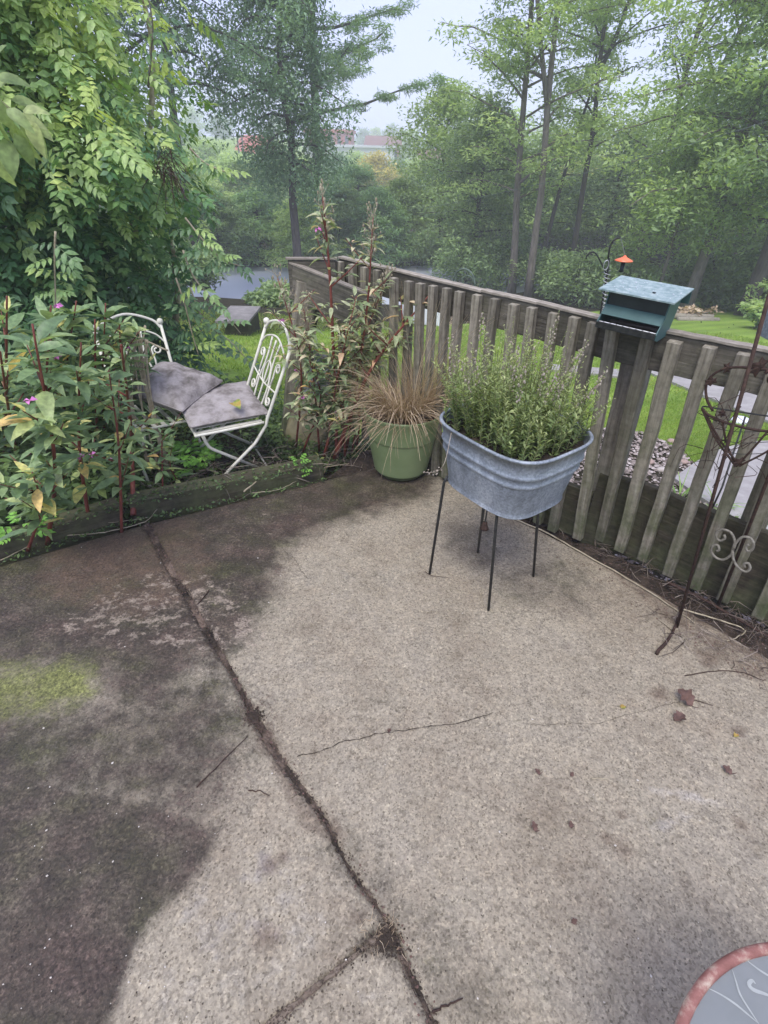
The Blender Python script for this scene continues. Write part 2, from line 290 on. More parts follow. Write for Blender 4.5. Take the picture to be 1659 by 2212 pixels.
def ground_mat():
    m, n, l, b = new_mat('mown_lawn')
    v = coords(n, l, 'World')
    a = noise(n, l, .9, 5, .6, v).outputs[0]; f = noise(n, l, 45, 5, .8, v).outputs[0]; md = noise(n, l, 9, 4, .7, v).outputs[0]
    r = ramp(n, [(.3, (.17, .26, .05)), (.5, (.22, .34, .06)), (.72, (.30, .40, .085))]); l.new(a, r.inputs[0])
    fr = ramp(n, [(.3, (.5, .52, .42)), (.5, (1, 1, 1)), (.75, (1.35, 1.35, 1.2))]); l.new(f, fr.inputs[0])
    c = mix(n, l, r.outputs[0], fr.outputs[0], .8, 'MULTIPLY')
    # mowing stripes
    wv = n.new('ShaderNodeTexWave'); wv.inputs['Scale'].default_value = .55; wv.inputs['Distortion'].default_value = 1.0; wv.inputs['Detail'].default_value = 1
    mp = n.new('ShaderNodeMapping'); mp.inputs['Rotation'].default_value = (0, 0, R(62)); g = n.new('ShaderNodeNewGeometry'); l.new(g.outputs['Position'], mp.inputs[0]); l.new(mp.outputs[0], wv.inputs[0])
    wr = ramp(n, [(.3, (.86, .88, .86)), (.7, (1.12, 1.10, 1.05))]); l.new(wv.outputs[0], wr.inputs[0])
    c = mix(n, l, c, wr.outputs[0], .8, 'MULTIPLY')
    yl = ramp(n, [(.5, (0, 0, 0)), (.72, (1, 1, 1))]); l.new(md, yl.inputs[0])
    c = mix(n, l, c, (.30, .30, .10), mathn(n, l, 'MULTIPLY', yl.outputs[0], .5))
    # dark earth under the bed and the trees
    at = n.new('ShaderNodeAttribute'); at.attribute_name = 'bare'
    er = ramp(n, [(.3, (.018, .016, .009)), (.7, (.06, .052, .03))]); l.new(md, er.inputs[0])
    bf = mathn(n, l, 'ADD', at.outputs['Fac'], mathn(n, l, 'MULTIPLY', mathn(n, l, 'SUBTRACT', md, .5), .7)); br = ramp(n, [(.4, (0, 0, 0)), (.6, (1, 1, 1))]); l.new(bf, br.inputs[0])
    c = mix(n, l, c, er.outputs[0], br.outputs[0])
    l.new(c, b.inputs['Base Color']); b.inputs['Roughness'].default_value = .9; b.inputs['Specular IOR Level'].default_value = .1
    bump(n, l, b, f, .8, .03)
    return m
M['lawn'] = ground_mat()

# ------------------------------------------------------------------ mesh helpers
class MB:
    def __init__(s): s.v = []; s.f = []; s.t = []; s.n = 0
    def add(s, v, f, t=0.5):
        v = np.asarray(v, float); s.v.append(v)
        for q in f: s.f.append([i+s.n for i in q])
        s.t.append(np.full(len(v), t) if np.isscalar(t) else np.asarray(t, float)); s.n += len(v); return s
    def box(s, c, size, rot=None, t=.5):
        h = np.asarray(size)/2.
        v = np.array([[x, y, z] for x in (-1, 1) for y in (-1, 1) for z in (-1, 1)])*h
        if rot is not None: v = v @ np.asarray(rot).T
        return s.add(v+np.asarray(c), [(0, 1, 3, 2), (4, 6, 7, 5), (0, 4, 5, 1), (2, 3, 7, 6), (0, 2, 6, 4), (1, 5, 7, 3)], t)
    def tube(s, pts, rad, n=6, caps=True, t=.5):
        pts = np.asarray(pts, float); k = len(pts); rad = np.full(k, rad) if np.isscalar(rad) else np.asarray(rad)
        tan = np.gradient(pts, axis=0); tan /= np.linalg.norm(tan, axis=1)[:, None]+1e-12
        a = np.array([0, 0, 1.]) if abs(tan[0][2]) < .9 else np.array([1., 0, 0])
        V = []; prev = nrm(np.cross(tan[0], a))
        for i in range(k):
            prev = nrm(prev - tan[i]*(prev@tan[i])); bi = np.cross(tan[i], prev)
            for j in range(n):
                an = 2*math.pi*j/n; V.append(pts[i]+rad[i]*(math.cos(an)*prev+math.sin(an)*bi))
        Fc = [(i*n+j, i*n+(j+1) % n, (i+1)*n+(j+1) % n, (i+1)*n+j) for i in range(k-1) for j in range(n)]
        if caps: Fc += [tuple(range(n))[::-1], tuple((k-1)*n+j for j in range(n))]
        return s.add(V, Fc, t)
    def lathe(s, prof, n=32, c=(0, 0, 0), close=False):
        V = [[c[0]+r*math.cos(2*math.pi*j/n), c[1]+r*math.sin(2*math.pi*j/n), c[2]+z] for r, z in prof for j in range(n)]
        Fc = [(i*n+j, i*n+(j+1) % n, (i+1)*n+(j+1) % n, (i+1)*n+j) for i in range(len(prof)-1) for j in range(n)]
        return s.add(V, Fc)
    def sphere(s, c, r, n=10, sq=(1, 1, 1)):
        pr = [(max(1e-4, math.sin(math.pi*i/(n//2+2)))*r, -math.cos(math.pi*i/(n//2+2))*r) for i in range(n//2+3)]
        V = [[c[0]+a*math.cos(2*math.pi*j/n)*sq[0], c[1]+a*math.sin(2*math.pi*j/n)*sq[1], c[2]+z*sq[2]] for a, z in pr for j in range(n)]
        Fc = [(i*n+j, i*n+(j+1) % n, (i+1)*n+(j+1) % n, (i+1)*n+j) for i in range(len(pr)-1) for j in range(n)]
        return s.add(V, Fc)
    def grid(s, A, closed=False, t=.5):
        A = np.asarray(A); a, b_ = A.shape[:2]
        Fc = [(i*b_+j, i*b_+(j+1) % b_, (i+1)*b_+(j+1) % b_, (i+1)*b_+j) for i in range(a-1) for j in range(b_ if closed else b_-1)]
        return s.add(A.reshape(-1, 3), Fc, t)
    def mesh(s, name, origin=(0, 0, 0), smooth=False):
        me = bpy.data.meshes.new(name); v = np.concatenate(s.v)-np.asarray(origin)
        me.from_pydata(v.tolist(), [], s.f)
        at = me.attributes.new('tint', 'FLOAT', 'POINT'); at.data.foreach_set('value', np.concatenate(s.t).astype(np.float32))
        if smooth: me.polygons.foreach_set('use_smooth', [True]*len(me.polygons))
        me.update(); return me

def np_mesh(name, V, Fq, tint=None):
    """fast mesh from arrays; Fq (m,k) faces of one size"""
    me = bpy.data.meshes.new(name); V = np.asarray(V, np.float32); Fq = np.asarray(Fq, np.int32); m_, k = Fq.shape
    me.vertices.add(len(V)); me.vertices.foreach_set('co', V.ravel())
    me.loops.add(m_*k); me.loops.foreach_set('vertex_index', Fq.ravel())
    me.polygons.add(m_); me.polygons.foreach_set('loop_start', np.arange(0, m_*k, k, dtype=np.int32))
    try: me.polygons.foreach_set('loop_total', np.full(m_, k, dtype=np.int32))
    except Exception: pass
    if tint is not None:
        at = me.attributes.new('tint', 'FLOAT', 'POINT'); at.data.foreach_set('value', np.asarray(tint, np.float32))
    me.update(calc_edges=True); return me

def frames(d, nn):
    """rotation matrices (N,3,3) whose columns are axis d, side, normal"""
    d = d/(np.linalg.norm(d, axis=1)[:, None]+1e-9); s = np.cross(nn, d); s /= np.linalg.norm(s, axis=1)[:, None]+1e-9
    n2 = np.cross(d, s); return np.stack([d, s, n2], axis=2)
def scatter(T, TF, pos, rot, scale, tint):
    """template T (nv,3), faces TF (nf,k) put at every pos"""
    T = np.asarray(T); TF = np.asarray(TF); N = len(pos); nv = len(T)
    scale = np.asarray(scale)
    V = np.einsum('nij,vj->nvi', rot, T)*scale.reshape(N, 1, 1) + pos[:, None, :]
    Fc = TF[None]+(np.arange(N)*nv)[:, None, None]
    return V.reshape(-1, 3), Fc.reshape(-1, TF.shape[1]), np.repeat(tint, nv)
def rdir(N, zbias=0., g=rng):
    v = g.normal(size=(N, 3)); v[:, 2] += zbias; return v/np.linalg.norm(v, axis=1)[:, None]

def tag(o, label=None, cat=None, group=None, kind=None):
    if label: o['label'] = label
    if cat: o['category'] = cat
    if group: o['group'] = group
    if kind: o['kind'] = kind
    return o
def link(name, me, mat=None, parent=None, loc=(0, 0, 0)):
    o = bpy.data.objects.new(name, me); col.objects.link(o); o.location = loc
    if mat is not None and not me.materials: me.materials.append(mat)
    if parent is not None: o.parent = parent
    return o
def empty(name, loc, label=None, cat=None, group=None, rz=0, kind=None):
    o = bpy.data.objects.new(name, None); col.objects.link(o); o.location = loc; o.rotation_euler = (0, 0, rz); o.empty_display_size = .05
    return tag(o, label, cat, group, kind)
def part(name, mb, mat, root, smooth=False, kind=None, label=None):
    """mesh given in world coordinates, put under a root that is only translated"""
    org = np.array(root.location) if root is not None else np.zeros(3)
    if root is not None and root.parent is not None: org = org+np.array(root.parent.location)
    me = mb.mesh(name, org, smooth); o = link(name, me, mat, root)
    return tag(o, label=label, kind=kind)
def solo(name, mb, mat, loc, label, cat, group=None, smooth=False, kind=None):
    me = mb.mesh(name, loc, smooth); o = link(name, me, mat, None, loc)
    return tag(o, label, cat, group, kind)
def beam(name, a, b_, wy, wz, mat, root, upv=(0, 0, 1), jit=.0, taper=0, label=None):
    """a board from a to b, long axis = local X so the grain runs along it"""
    a = np.asarray(a, float); b_ = np.asarray(b_, float); d = b_-a; L = np.linalg.norm(d); x = d/L
    y = nrm(np.cross(upv, x)); z = np.cross(x, y)
    k = 7; m_ = MB(); rows = []
    e = .12
    for i in range(k):
        t = i/(k-1); X = (t-.5)*L
        jy, jz = (random.uniform(-1, 1)*jit, random.uniform(-1, 1)*jit)
        prof = []
        for cy, cz in ((-1, -1), (1, -1), (1, 1), (-1, 1)):
            for q in ((0, 1) if cy*cz > 0 else (1, 0)):
                prof.append((cy*wy/2*(1-(e if q else 0)) + jy, cz*wz/2*(1-(0 if q else e*wy/wz if wy < wz else e)) + jz))
        rows.append([[X, p_[0], p_[1]] for p_ in prof])
    A = np.array(rows); m_.grid(A, closed=True)
    m_.f.append(list(range(8))[::-1]); m_.f.append([(k-1)*8+j for j in range(8)])
    me = m_.mesh(name); o = link(name, me, mat, root)
    rl = np.array(root.location) if root is not None else np.zeros(3)
    c = (a+b_)/2 - rl
    o.matrix_local = Matrix(((x[0], y[0], z[0], c[0]), (x[1], y[1], z[1], c[1]), (x[2], y[2], z[2], c[2]), (0, 0, 0, 1)))
    return tag(o, label=label)
def arc(c, r, a0, a1, n, ex, ey):
    ex, ey = np.asarray(ex, float), np.asarray(ey, float)
    return [np.asarray(c)+r*(math.cos(a)*ex+math.sin(a)*ey) for a in np.linspace(a0, a1, n)]
def spiral(c, ra, rb, a0, a1, n, ex, ey):
    ex, ey = np.asarray(ex, float), np.asarray(ey, float)
    return [np.asarray(c)+r_*(math.cos(a)*ex+math.sin(a)*ey) for a, r_ in zip(np.linspace(a0, a1, n), np.linspace(ra, rb, n))]
def spline(pts, n):
    pts = np.asarray(pts, float); k = len(pts)
    if k < 3: return np.array([pts[0]+(pts[-1]-pts[0])*t for t in np.linspace(0, 1, n)])
    Pp = np.vstack([2*pts[0]-pts[1], pts, 2*pts[-1]-pts[-2]]); out = []
    for t in np.linspace(0, k-1-1e-9, n):
        i = int(t); f_ = t-i; a, b_, c, d = Pp[i:i+4]
        out.append(.5*((2*b_)+(-a+c)*f_+(2*a-5*b_+4*c-d)*f_**2+(-a+3*b_-3*c+d)*f_**3))
    return np.array(out)

# ------------------------------------------------------------------ ground, pond, paths
def seg_sd(px_, py_, poly):
    """signed distance (inside positive) of points to a polygon"""
    poly = np.asarray(poly)[:, :2]; d = np.full(px_.shape, 1e9); ins = np.zeros(px_.shape, bool); k = len(poly)
    for i in range(k):
        a, b_ = poly[i], poly[(i+1) % k]; e = b_-a; wx = px_-a[0]; wy = py_-a[1]
        t = np.clip((wx*e[0]+wy*e[1])/(e@e+1e-12), 0, 1); d = np.minimum(d, np.hypot(wx-t*e[0], wy-t*e[1]))
        c = ((a[1] > py_) != (b_[1] > py_)) & (px_ < (b_[0]-a[0])*(py_-a[1])/(b_[1]-a[1]+1e-12)+a[0]); ins ^= c
    return np.where(ins, d, -d)
def sstep(x, a, b_):
    t = np.clip((x-a)/(b_-a), 0, 1); return t*t*(3-2*t)

ys = np.concatenate([np.linspace(-30, 0, 16), np.linspace(.2, 8, 100), np.linspace(8.3, 40, 110), np.linspace(42, 130, 45), np.linspace(140, 900, 30)])
xs = np.concatenate([-np.geomspace(600, 9, 40), np.linspace(-8.5, 8.5, 150), np.geomspace(9, 600, 40)])
XX, YY = np.meshgrid(xs, ys); ZZ = G(XX, YY)+.004*np.sin(XX*2.1)*np.cos(YY*1.7)
pond_poly = [(-30, 13.8), (-6, 14.3), (-3, 15.0), (.5, 16.8), (2.6, 19.5), (5.6, 21.8), (7.5, 24), (6, 26.5), (0, 25), (-10, 23.5), (-30, 22)]
pdist = seg_sd(XX, YY, pond_poly); ZZ -= sstep(pdist, -.9, .7)*.55
bed = [(-6, -1), (-3.2, 5.2), (-2.2, 5.0), (-1.35, 3.6), (-.62, 3.5), (-.2, 3.45), (.2, 3.05), (.95, 2.35), (.3, 1), (0, -1)]
bare = sstep(seg_sd(XX, YY, bed), -.12, .05)
pebpoly = [tuple(Gp(x, y)[:2]) for x, y in [(1195, 965), (1240, 935), (1310, 925), (1400, 938), (1470, 978), (1540, 1030), (1600, 1058), (1680, 1100), (1800, 1160)]]+[(2.5, .45), (2.2, .5), (1.15, 1.98), (.75, 2.36)]
fbed = pebpoly
bare = np.maximum(bare, sstep(seg_sd(XX, YY, fbed), -.08, .05))
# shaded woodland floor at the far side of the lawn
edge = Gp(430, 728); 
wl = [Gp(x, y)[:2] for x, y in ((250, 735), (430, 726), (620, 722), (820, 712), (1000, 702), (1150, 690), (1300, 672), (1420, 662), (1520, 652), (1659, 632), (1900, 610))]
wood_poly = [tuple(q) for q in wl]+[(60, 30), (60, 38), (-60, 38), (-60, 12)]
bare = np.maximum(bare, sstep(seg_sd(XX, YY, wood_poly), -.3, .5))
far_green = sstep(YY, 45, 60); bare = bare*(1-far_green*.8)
nyy, nxx = XX.shape; idx = np.arange(nyy*nxx).reshape(nyy, nxx)
Fq = np.stack([idx[:-1, :-1], idx[:-1, 1:], idx[1:, 1:], idx[1:, :-1]], -1).reshape(-1, 4)
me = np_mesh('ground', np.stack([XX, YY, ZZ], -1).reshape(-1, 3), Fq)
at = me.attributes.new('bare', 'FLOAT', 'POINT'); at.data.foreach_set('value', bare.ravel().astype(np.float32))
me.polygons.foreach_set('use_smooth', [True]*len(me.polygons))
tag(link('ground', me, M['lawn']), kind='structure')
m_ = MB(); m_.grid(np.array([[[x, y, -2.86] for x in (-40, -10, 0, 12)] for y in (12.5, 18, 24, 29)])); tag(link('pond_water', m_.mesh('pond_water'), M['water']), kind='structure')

def drape(name, poly_px, mat, off=.03, thick=.08):
    pts = [Gp(x, y) for x, y in poly_px]; c = np.mean(pts, 0); m_ = MB(); k = 10
    # fan of quads from two opposite sides
    n = len(pts)//2; A = spline(pts[:n], k); B = spline(pts[n:][::-1], k)
    rows = []
    for i in range(k):
        row = []
        for j in range(7):
            q = A[i]+(B[i]-A[i])*j/6; row.append([q[0], q[1], float(G(q[0], q[1]))+off])
        rows.append([[row[0][0], row[0][1], row[0][2]-thick]]+row+[[row[-1][0], row[-1][1], row[-1][2]-thick]])
    m_.grid(rows); return tag(link(name, m_.mesh(name, smooth=False), mat), kind='structure')
drape('sidewalk', [(1388, 803), (1480, 843), (1600, 893), (1760, 955), (1900, 1010), (1900, 880), (1760, 850), (1600, 822), (1480, 799), (1405, 786)], M['path'])
drape('garden_path', [(1452, 1040), (1530, 1095), (1640, 1160), (1780, 1230), (1800, 1000), (1660, 958), (1560, 975), (1500, 1005)], M['path'])
drape('far_walk', [(1180, 802), (1240, 808), (1310, 815), (1390, 826), (1390, 808), (1310, 800), (1240, 795), (1180, 790)], M['path'])

# ------------------------------------------------------------------ patio slabs
jpx = [(316, 1130), (350, 1195), (390, 1260), (430, 1330), (470, 1400), (505, 1460), (540, 1530), (590, 1620), (640, 1690), (702, 1770), (730, 1830), (770, 1900), (815, 1955), (850, 2010), (880, 2080), (905, 2140), (938, 2212)]
J = np.array([P(x, y)[:2] for x, y in jpx]); J = np.vstack([J, J[-1]+nrm(J[-1]-J[-3])*.6])
def resample(pl, n):
    pl = np.asarray(pl, float); d = np.r_[0, np.cumsum(np.linalg.norm(np.diff(pl, axis=0), axis=1))]; s = np.linspace(0, d[-1], n)
    return np.stack([np.interp(s, d, pl[:, i]) for i in range(pl.shape[1])], 1)
def W(poly): return [tuple(P(x, y)[:2]) for x, y in poly]
def blob(X, Y, poly, soft): return sstep(seg_sd(X, Y, W(poly)), -soft, soft)
def stains(X, Y):
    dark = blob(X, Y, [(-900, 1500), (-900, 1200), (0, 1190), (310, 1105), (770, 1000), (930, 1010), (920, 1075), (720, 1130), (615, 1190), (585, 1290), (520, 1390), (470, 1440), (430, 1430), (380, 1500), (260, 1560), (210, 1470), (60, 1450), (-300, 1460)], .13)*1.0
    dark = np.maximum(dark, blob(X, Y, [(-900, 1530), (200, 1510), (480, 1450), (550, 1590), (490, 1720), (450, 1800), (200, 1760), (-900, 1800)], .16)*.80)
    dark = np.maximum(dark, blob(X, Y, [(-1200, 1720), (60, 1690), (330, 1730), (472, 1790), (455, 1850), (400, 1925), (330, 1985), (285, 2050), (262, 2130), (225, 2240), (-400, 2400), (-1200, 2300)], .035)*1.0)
    dark = np.maximum(dark, blob(X, Y, [(960, 1120), (1060, 1140), (1080, 1235), (1020, 1235), (960, 1180)], .05)*.42)
    dark = np.maximum(dark, blob(X, Y, [(1060, 1230), (1240, 1200), (1330, 1300), (1250, 1340), (1090, 1300)], .06)*.36)
    dark = np.maximum(dark, blob(X, Y, [(660, 1830), (760, 1780), (980, 2000), (1150, 2212), (930, 2212), (820, 2010)], .05)*.30)
    dark = np.maximum(dark, blob(X, Y, [(790, 2010), (850, 1985), (880, 2060), (820, 2075), (740, 2060)], .012)*.6)
    dirt = blob(X, Y, [(100, 1180), (310, 1130), (420, 1100), (480, 1250), (300, 1350), (60, 1290)], .08)*.62
    dirt = np.maximum(dirt, blob(X, Y, [(1080, 1095), (1240, 1190), (1330, 1250), (1500, 1400), (1659, 1500), (1740, 1400), (1400, 1150), (1100, 1050)], .06)*.62)
    dirt = np.maximum(dirt, blob(X, Y, [(520, 1530), (590, 1560), (660, 1700), (760, 1800), (740, 1850), (640, 1790), (600, 1700), (545, 1600)], .03)*.60)
    dirt = np.maximum(dirt, blob(X, Y, [(740, 1940), (815, 1960), (760, 2060), (640, 2190), (600, 2212), (640, 2130)], .03)*.42)
    for a_, b_, r_ in ((1345, 1830, 26), (1600, 1780, 22), (1590, 1580, 20), (585, 1870, 22), (610, 1850, 18), (1345, 1760, 14), (1600, 1575, 16), (1310, 1810, 16), (575, 2030, 34), (1420, 1500, 30), (1530, 1420, 50)):
        q = P(a_, b_); s_ = r_/620.; dirt = np.maximum(dirt, np.exp(-((X-q[0])**2+(Y-q[1])**2)/(s_*s_)*1.2)*.75)
    flake = blob(X, Y, [(170, 1290), (330, 1220), (520, 1240), (620, 1390), (500, 1430), (240, 1420), (60, 1360)], .10)*.72
    flake = np.maximum(flake, blob(X, Y, [(330, 1150), (560, 1080), (700, 1090), (600, 1180), (430, 1250)], .10)*.45)
    moss = blob(X, Y, [(-150, 1450), (60, 1430), (170, 1435), (200, 1480), (160, 1530), (90, 1545), (-150, 1560)], .12)*.85
    moss = np.maximum(moss, blob(X, Y, [(90, 1445), (190, 1450), (200, 1500), (110, 1520)], .09)*1.3)
    pale = np.zeros(X.shape)
    for poly, k in (([(1400, 1700), (1480, 1700), (1590, 1735), (1585, 1750), (1480, 1735), (1400, 1720)], .85), ([(1395, 1790), (1480, 1750), (1505, 1765), (1440, 1800)], .85), ([(560, 1430), (640, 1230), (900, 1150), (960, 1300), (760, 1450), (600, 1520)], .35),
                    ([(480, 1810), (600, 1780), (700, 1850), (780, 2000), (600, 2212), (300, 2212), (330, 2030)], .45), ([(780, 2080), (870, 2120), (900, 2212), (640, 2212)], .45)):
        pale = np.maximum(pale, blob(X, Y, poly, .05)*k)
    return dict(dark=dark, dirt=dirt, flake=flake, moss=moss, pale=pale)

patio = empty('patio', (0, 0, 0), kind='structure')
def slab(Lp, Rp, n1, n2, zoff, tiltx=0., label=None):
    Lr = resample(Lp, n1); Rr = resample(Rp, n1); us = np.linspace(0, 1, n2)
    e = np.array([-1, 0.0]);  # inner margins
    A = Lr[:, None, :]+(Rr-Lr)[:, None, :]*us[None, :, None]
    X, Y = A[..., 0], A[..., 1]
    Z = zoff + .0025*np.sin(X*3.1+1)*np.cos(Y*2.7) + tiltx*X
    iu = np.minimum(np.arange(n2), np.arange(n2)[::-1])[None, :]; iv = np.minimum(np.arange(n1), np.arange(n1)[::-1])[:, None]
    m2 = np.minimum(iu+0*iv, iv+0*iu)
    Z = np.where(m2 == 0, Z-.007-.004*rng.random(Z.shape), np.where(m2 == 1, Z-.0012, Z))
    V = np.stack([X, Y, Z], -1)
    # skirt
    pad = np.empty((n1+2, n2+2, 3)); pad[1:-1, 1:-1] = V; pad[0, 1:-1] = V[0]; pad[-1, 1:-1] = V[-1]; pad[:, 0] = pad[:, 1]; pad[:, -1] = pad[:, -2]
    pad[0, :, 2] -= .09; pad[-1, :, 2] -= .09; pad[1:-1, 0, 2] -= .09; pad[1:-1, -1, 2] -= .09
    a, b_ = pad.shape[:2]; ix = np.arange(a*b_).reshape(a, b_)
    Fq = np.stack([ix[:-1, :-1], ix[1:, :-1], ix[1:, 1:], ix[:-1, 1:]], -1).reshape(-1, 4)
    me = np_mesh('slab', pad.reshape(-1, 3), Fq)
    for k, v in stains(pad[..., 0], pad[..., 1]).items():
        t_ = me.attributes.new(k, 'FLOAT', 'POINT'); t_.data.foreach_set('value', v.ravel().astype(np.float32))
    me.polygons.foreach_set('use_smooth', [True]*len(me.polygons))
    return tag(link('slab', me, M['concrete'], patio), label=label)
def offs(pl, d):
    pl = np.asarray(pl, float); t = np.gradient(pl, axis=0); t /= np.linalg.norm(t, axis=1)[:, None]; n_ = np.stack([-t[:, 1], t[:, 0]], 1)
    return pl+n_*np.asarray(d).reshape(-1, 1)
Jd = resample(J, 90); wig = np.convolve(rng.normal(size=96), np.ones(7)/7, 'valid')*.006
gapw = np.interp(np.linspace(0, 1, 90), [0, .3, .42, .5, .6, .68, .78, .86, 1], [.015, .012, .008, .011, .0045, .003, .0055, .008, .016])
JR = offs(Jd, gapw+wig); JL = offs(Jd, -gapw+wig*.6)
corner = (.16, 2.86)
slab(JR, [corner, (.648, 2.30), (1.12, 1.818), (1.506, 1.351), (2.3, .40), (2.6, -.5)], 230, 190, 0.0)
iT = int(np.argmin(np.hypot(JL[:, 0]-P(822, 2012)[0], JL[:, 1]-P(822, 2012)[1])))
bl0 = (-3.0, .95)
dT = np.array(P(800, 2035)[:2]); dE = np.array(P(603, 2196)[:2]); ddir = nrm(dE-dT)
Tj = JL[:iT+1]; Tpt = Tj[-1]
slab([bl0, (-3.0, .2), tuple(dE+ddir*2.6)], Tj, 170, 190, .002, .0)
nrmv = np.array([ddir[1], -ddir[0]])
off2 = -nrmv*.003 if (nrmv@(np.array([0, 1.]))) > 0 else nrmv*.003
lower = np.vstack([JL[iT]+(JL[iT+1]-JL[iT])*.12, JL[iT+1:]])
slab([tuple(dE+ddir*2.6+off2), (-1.9, -1.3)], lower, 80, 150, -.002)
# soil in the joints
def ribbon(path, wid, z, amp, mat, name, seg=160, cross=7, root=None):
    pr = resample(path, seg); t = np.gradient(pr, axis=0); t /= np.linalg.norm(t, axis=1)[:, None]; n_ = np.stack([-t[:, 1], t[:, 0]], 1)
    wv = np.full(seg, wid) if np.isscalar(wid) else np.interp(np.linspace(0, 1, seg), np.linspace(0, 1, len(wid)), wid)
    rows = [[[*(pr[i]+n_[i]*wv[i]*(j/(cross-1)-.5)), z+rng.random()*amp-(.0 if 0 < j < cross-1 else .006)] for j in range(cross)] for i in range(seg)]
    m_ = MB(); m_.grid(rows); return m_
M['joint2'] = noisy('joint_earth', [(.35, (.018, .014, .010)), (.5, (.06, .044, .032)), (.62, (.17, .125, .095))], 7, .95, .8, 90, kind='World', bdist=.01)
jf = ribbon(Jd, np.interp(np.linspace(0, 1, 90), np.linspace(0, 1, 90), gapw)*2+.02, -.013, .011, M['soil'], 'joint_soil', 400)
tag(link('joint_soil', jf.mesh('joint_soil'), M['joint2'], patio), kind='stuff')
jf2 = ribbon([tuple(Tpt), tuple(dT), tuple(dE), tuple(dE+ddir*1.2)], list(.007+.014*rng.random(60)), -.002, .004, M['soil'], 'joint_soil', 200)
M['jointdirt'] = noisy('packed_joint_dirt', [(.3, (.09, .07, .05)), (.7, (.24, .19, .145))], 40, .95, .6, 120, kind='World')
tag(link('joint_soil', jf2.mesh('joint_soil'), M['jointdirt'], patio), kind='stuff')
# base under everything
m_ = MB(); m_.add([[-3.2, -1.4, -.1], [2.7, -1.4, -.1], [2.7, -.5, -.1], [1.7, 1.2, -.1], [.1, 2.9, -.1], [-1.25, 2.25, -.1], [-3.2, .9, -.1]], [(0, 1, 2, 3, 4, 5, 6)])
tag(link('patio_bed', m_.mesh('patio_bed'), M['soil'], patio), kind='stuff')
# hairline cracks: thin dark grooves
def crack(pxs, wd=.0028):
    pts = resample(np.array([P(x, y)[:2] for x, y in pxs]), 60); pts += np.cumsum(rng.normal(size=(60, 2))*.0016, axis=0); pts += rng.normal(size=(60, 2))*.0012
    ww = wd*(.3+1.2*rng.random(60)); ww[0] = ww[-1] = .0003
    rows = []
    t = np.gradient(pts, axis=0); t /= np.linalg.norm(t, axis=1)[:, None]; n_ = np.stack([-t[:, 1], t[:, 0]], 1)
    for i in range(60): rows.append([[*(pts[i]+n_[i]*ww[i]*s), .0026+zo] for s, zo in ((-.5, 0), (0, .0002), (.5, 0))])
    m_ = MB(); m_.grid(rows); tag(link('crack', m_.mesh('crack'), M['soil'], patio))
crack([(640, 1637), (690, 1625), (745, 1603), (800, 1588), (842, 1582), (930, 1572), (985, 1562), (1060, 1543)], .0024)
crack([(1130, 1566), (1200, 1563), (1290, 1560), (1345, 1540), (1400, 1530), (1470, 1515)], .0012)
crack([(610, 1187), (640, 1212), (662, 1240), (672, 1256)], .0016)

# soil strip between the slab and the fence
fl = [(-.05, 3.08), (.35, 2.70), (.80, 2.24), (1.2, 1.87), (1.62, 1.42), (2.3, .62)]
se = [(-.35, 2.62), (.16, 2.84), (.648, 2.28), (1.12, 1.80), (1.506, 1.335), (2.25, .42)]
A1 = resample(fl, 90); A2 = resample(se, 90); rows = []
for i in range(90): rows.append([[*(A2[i]+(A1[i]-A2[i])*j/9*1.25), -.022+.018*rng.random()-.008*(j == 0)] for j in range(10)])
m_ = MB(); m_.grid(rows); tag(link('soil_strip', m_.mesh('soil_strip', smooth=True), M['soil']), kind='structure')

# landscape timbers behind the slabs
def timber(a, b_, label, off=.055):
    a = np.array([*a, .008]); b2 = np.array([*b_, .008]); d = nrm(b2-a); n_ = np.array([-d[1], d[0], 0]); 
    o = beam('landscape_timber', a+n_*off, b2+n_*off, .10, .155, M['wooddark'], None, jit=.003)
    return tag(o, label, 'timber', 'landscape timbers edging the patio')
timber((-1.30, 2.175), (-.36, 2.625), "dark mossy landscape timber at patio edge in front of the white chairs")
timber((-2.95, 1.00), (-1.33, 2.14), "damp dark timber edging the stained slab beneath the red stemmed weeds")

# ------------------------------------------------------------------ fence
slats_px = [(851, 597, None), (883, 603, None), (909, 609, None), (937, 613, None), (966, 620, None), (995, 626, None), (1033, 635, None), (1069, 643, None),
            (1110, 652, None), (1152, 662, None), (1197, 671, None), (1242, 683, None), (1284, 693, None), (1325, 705, (1248, 1161)), (1403, 722, (1294, 1164)), (1462, 733, (1338, 1186)),
            (1536, 746, (1390, 1208)), (1610, 762, (1441, 1238)), (1688, 776, (1501, 1268)), (1772, 796, (1564, 1295)), (1870, 818, (1635, 1330))]
FT = 1.05
fence = empty('picket_fence', (.95, 2.05, 0), "weathered wooden picket fence with wide top rail running along the patio's right side", 'fence')
tops = []
for x, y, bt in slats_px:
    t3 = P(x, y, FT)
    if bt is None: b3 = np.array([t3[0]+.02, t3[1]-.01, .03]) + np.array([.02, .0, 0])*(x > 1100)
    else: b3 = P(*bt, .03)
    tops.append((t3, b3))
dF = nrm(np.array([tops[-1][0][0]-tops[0][0][0], tops[-1][0][1]-tops[0][0][1], 0])); nF = np.array([-dF[1], dF[0], 0])
if nF[1] < 0: nF = -nF     # away from the patio
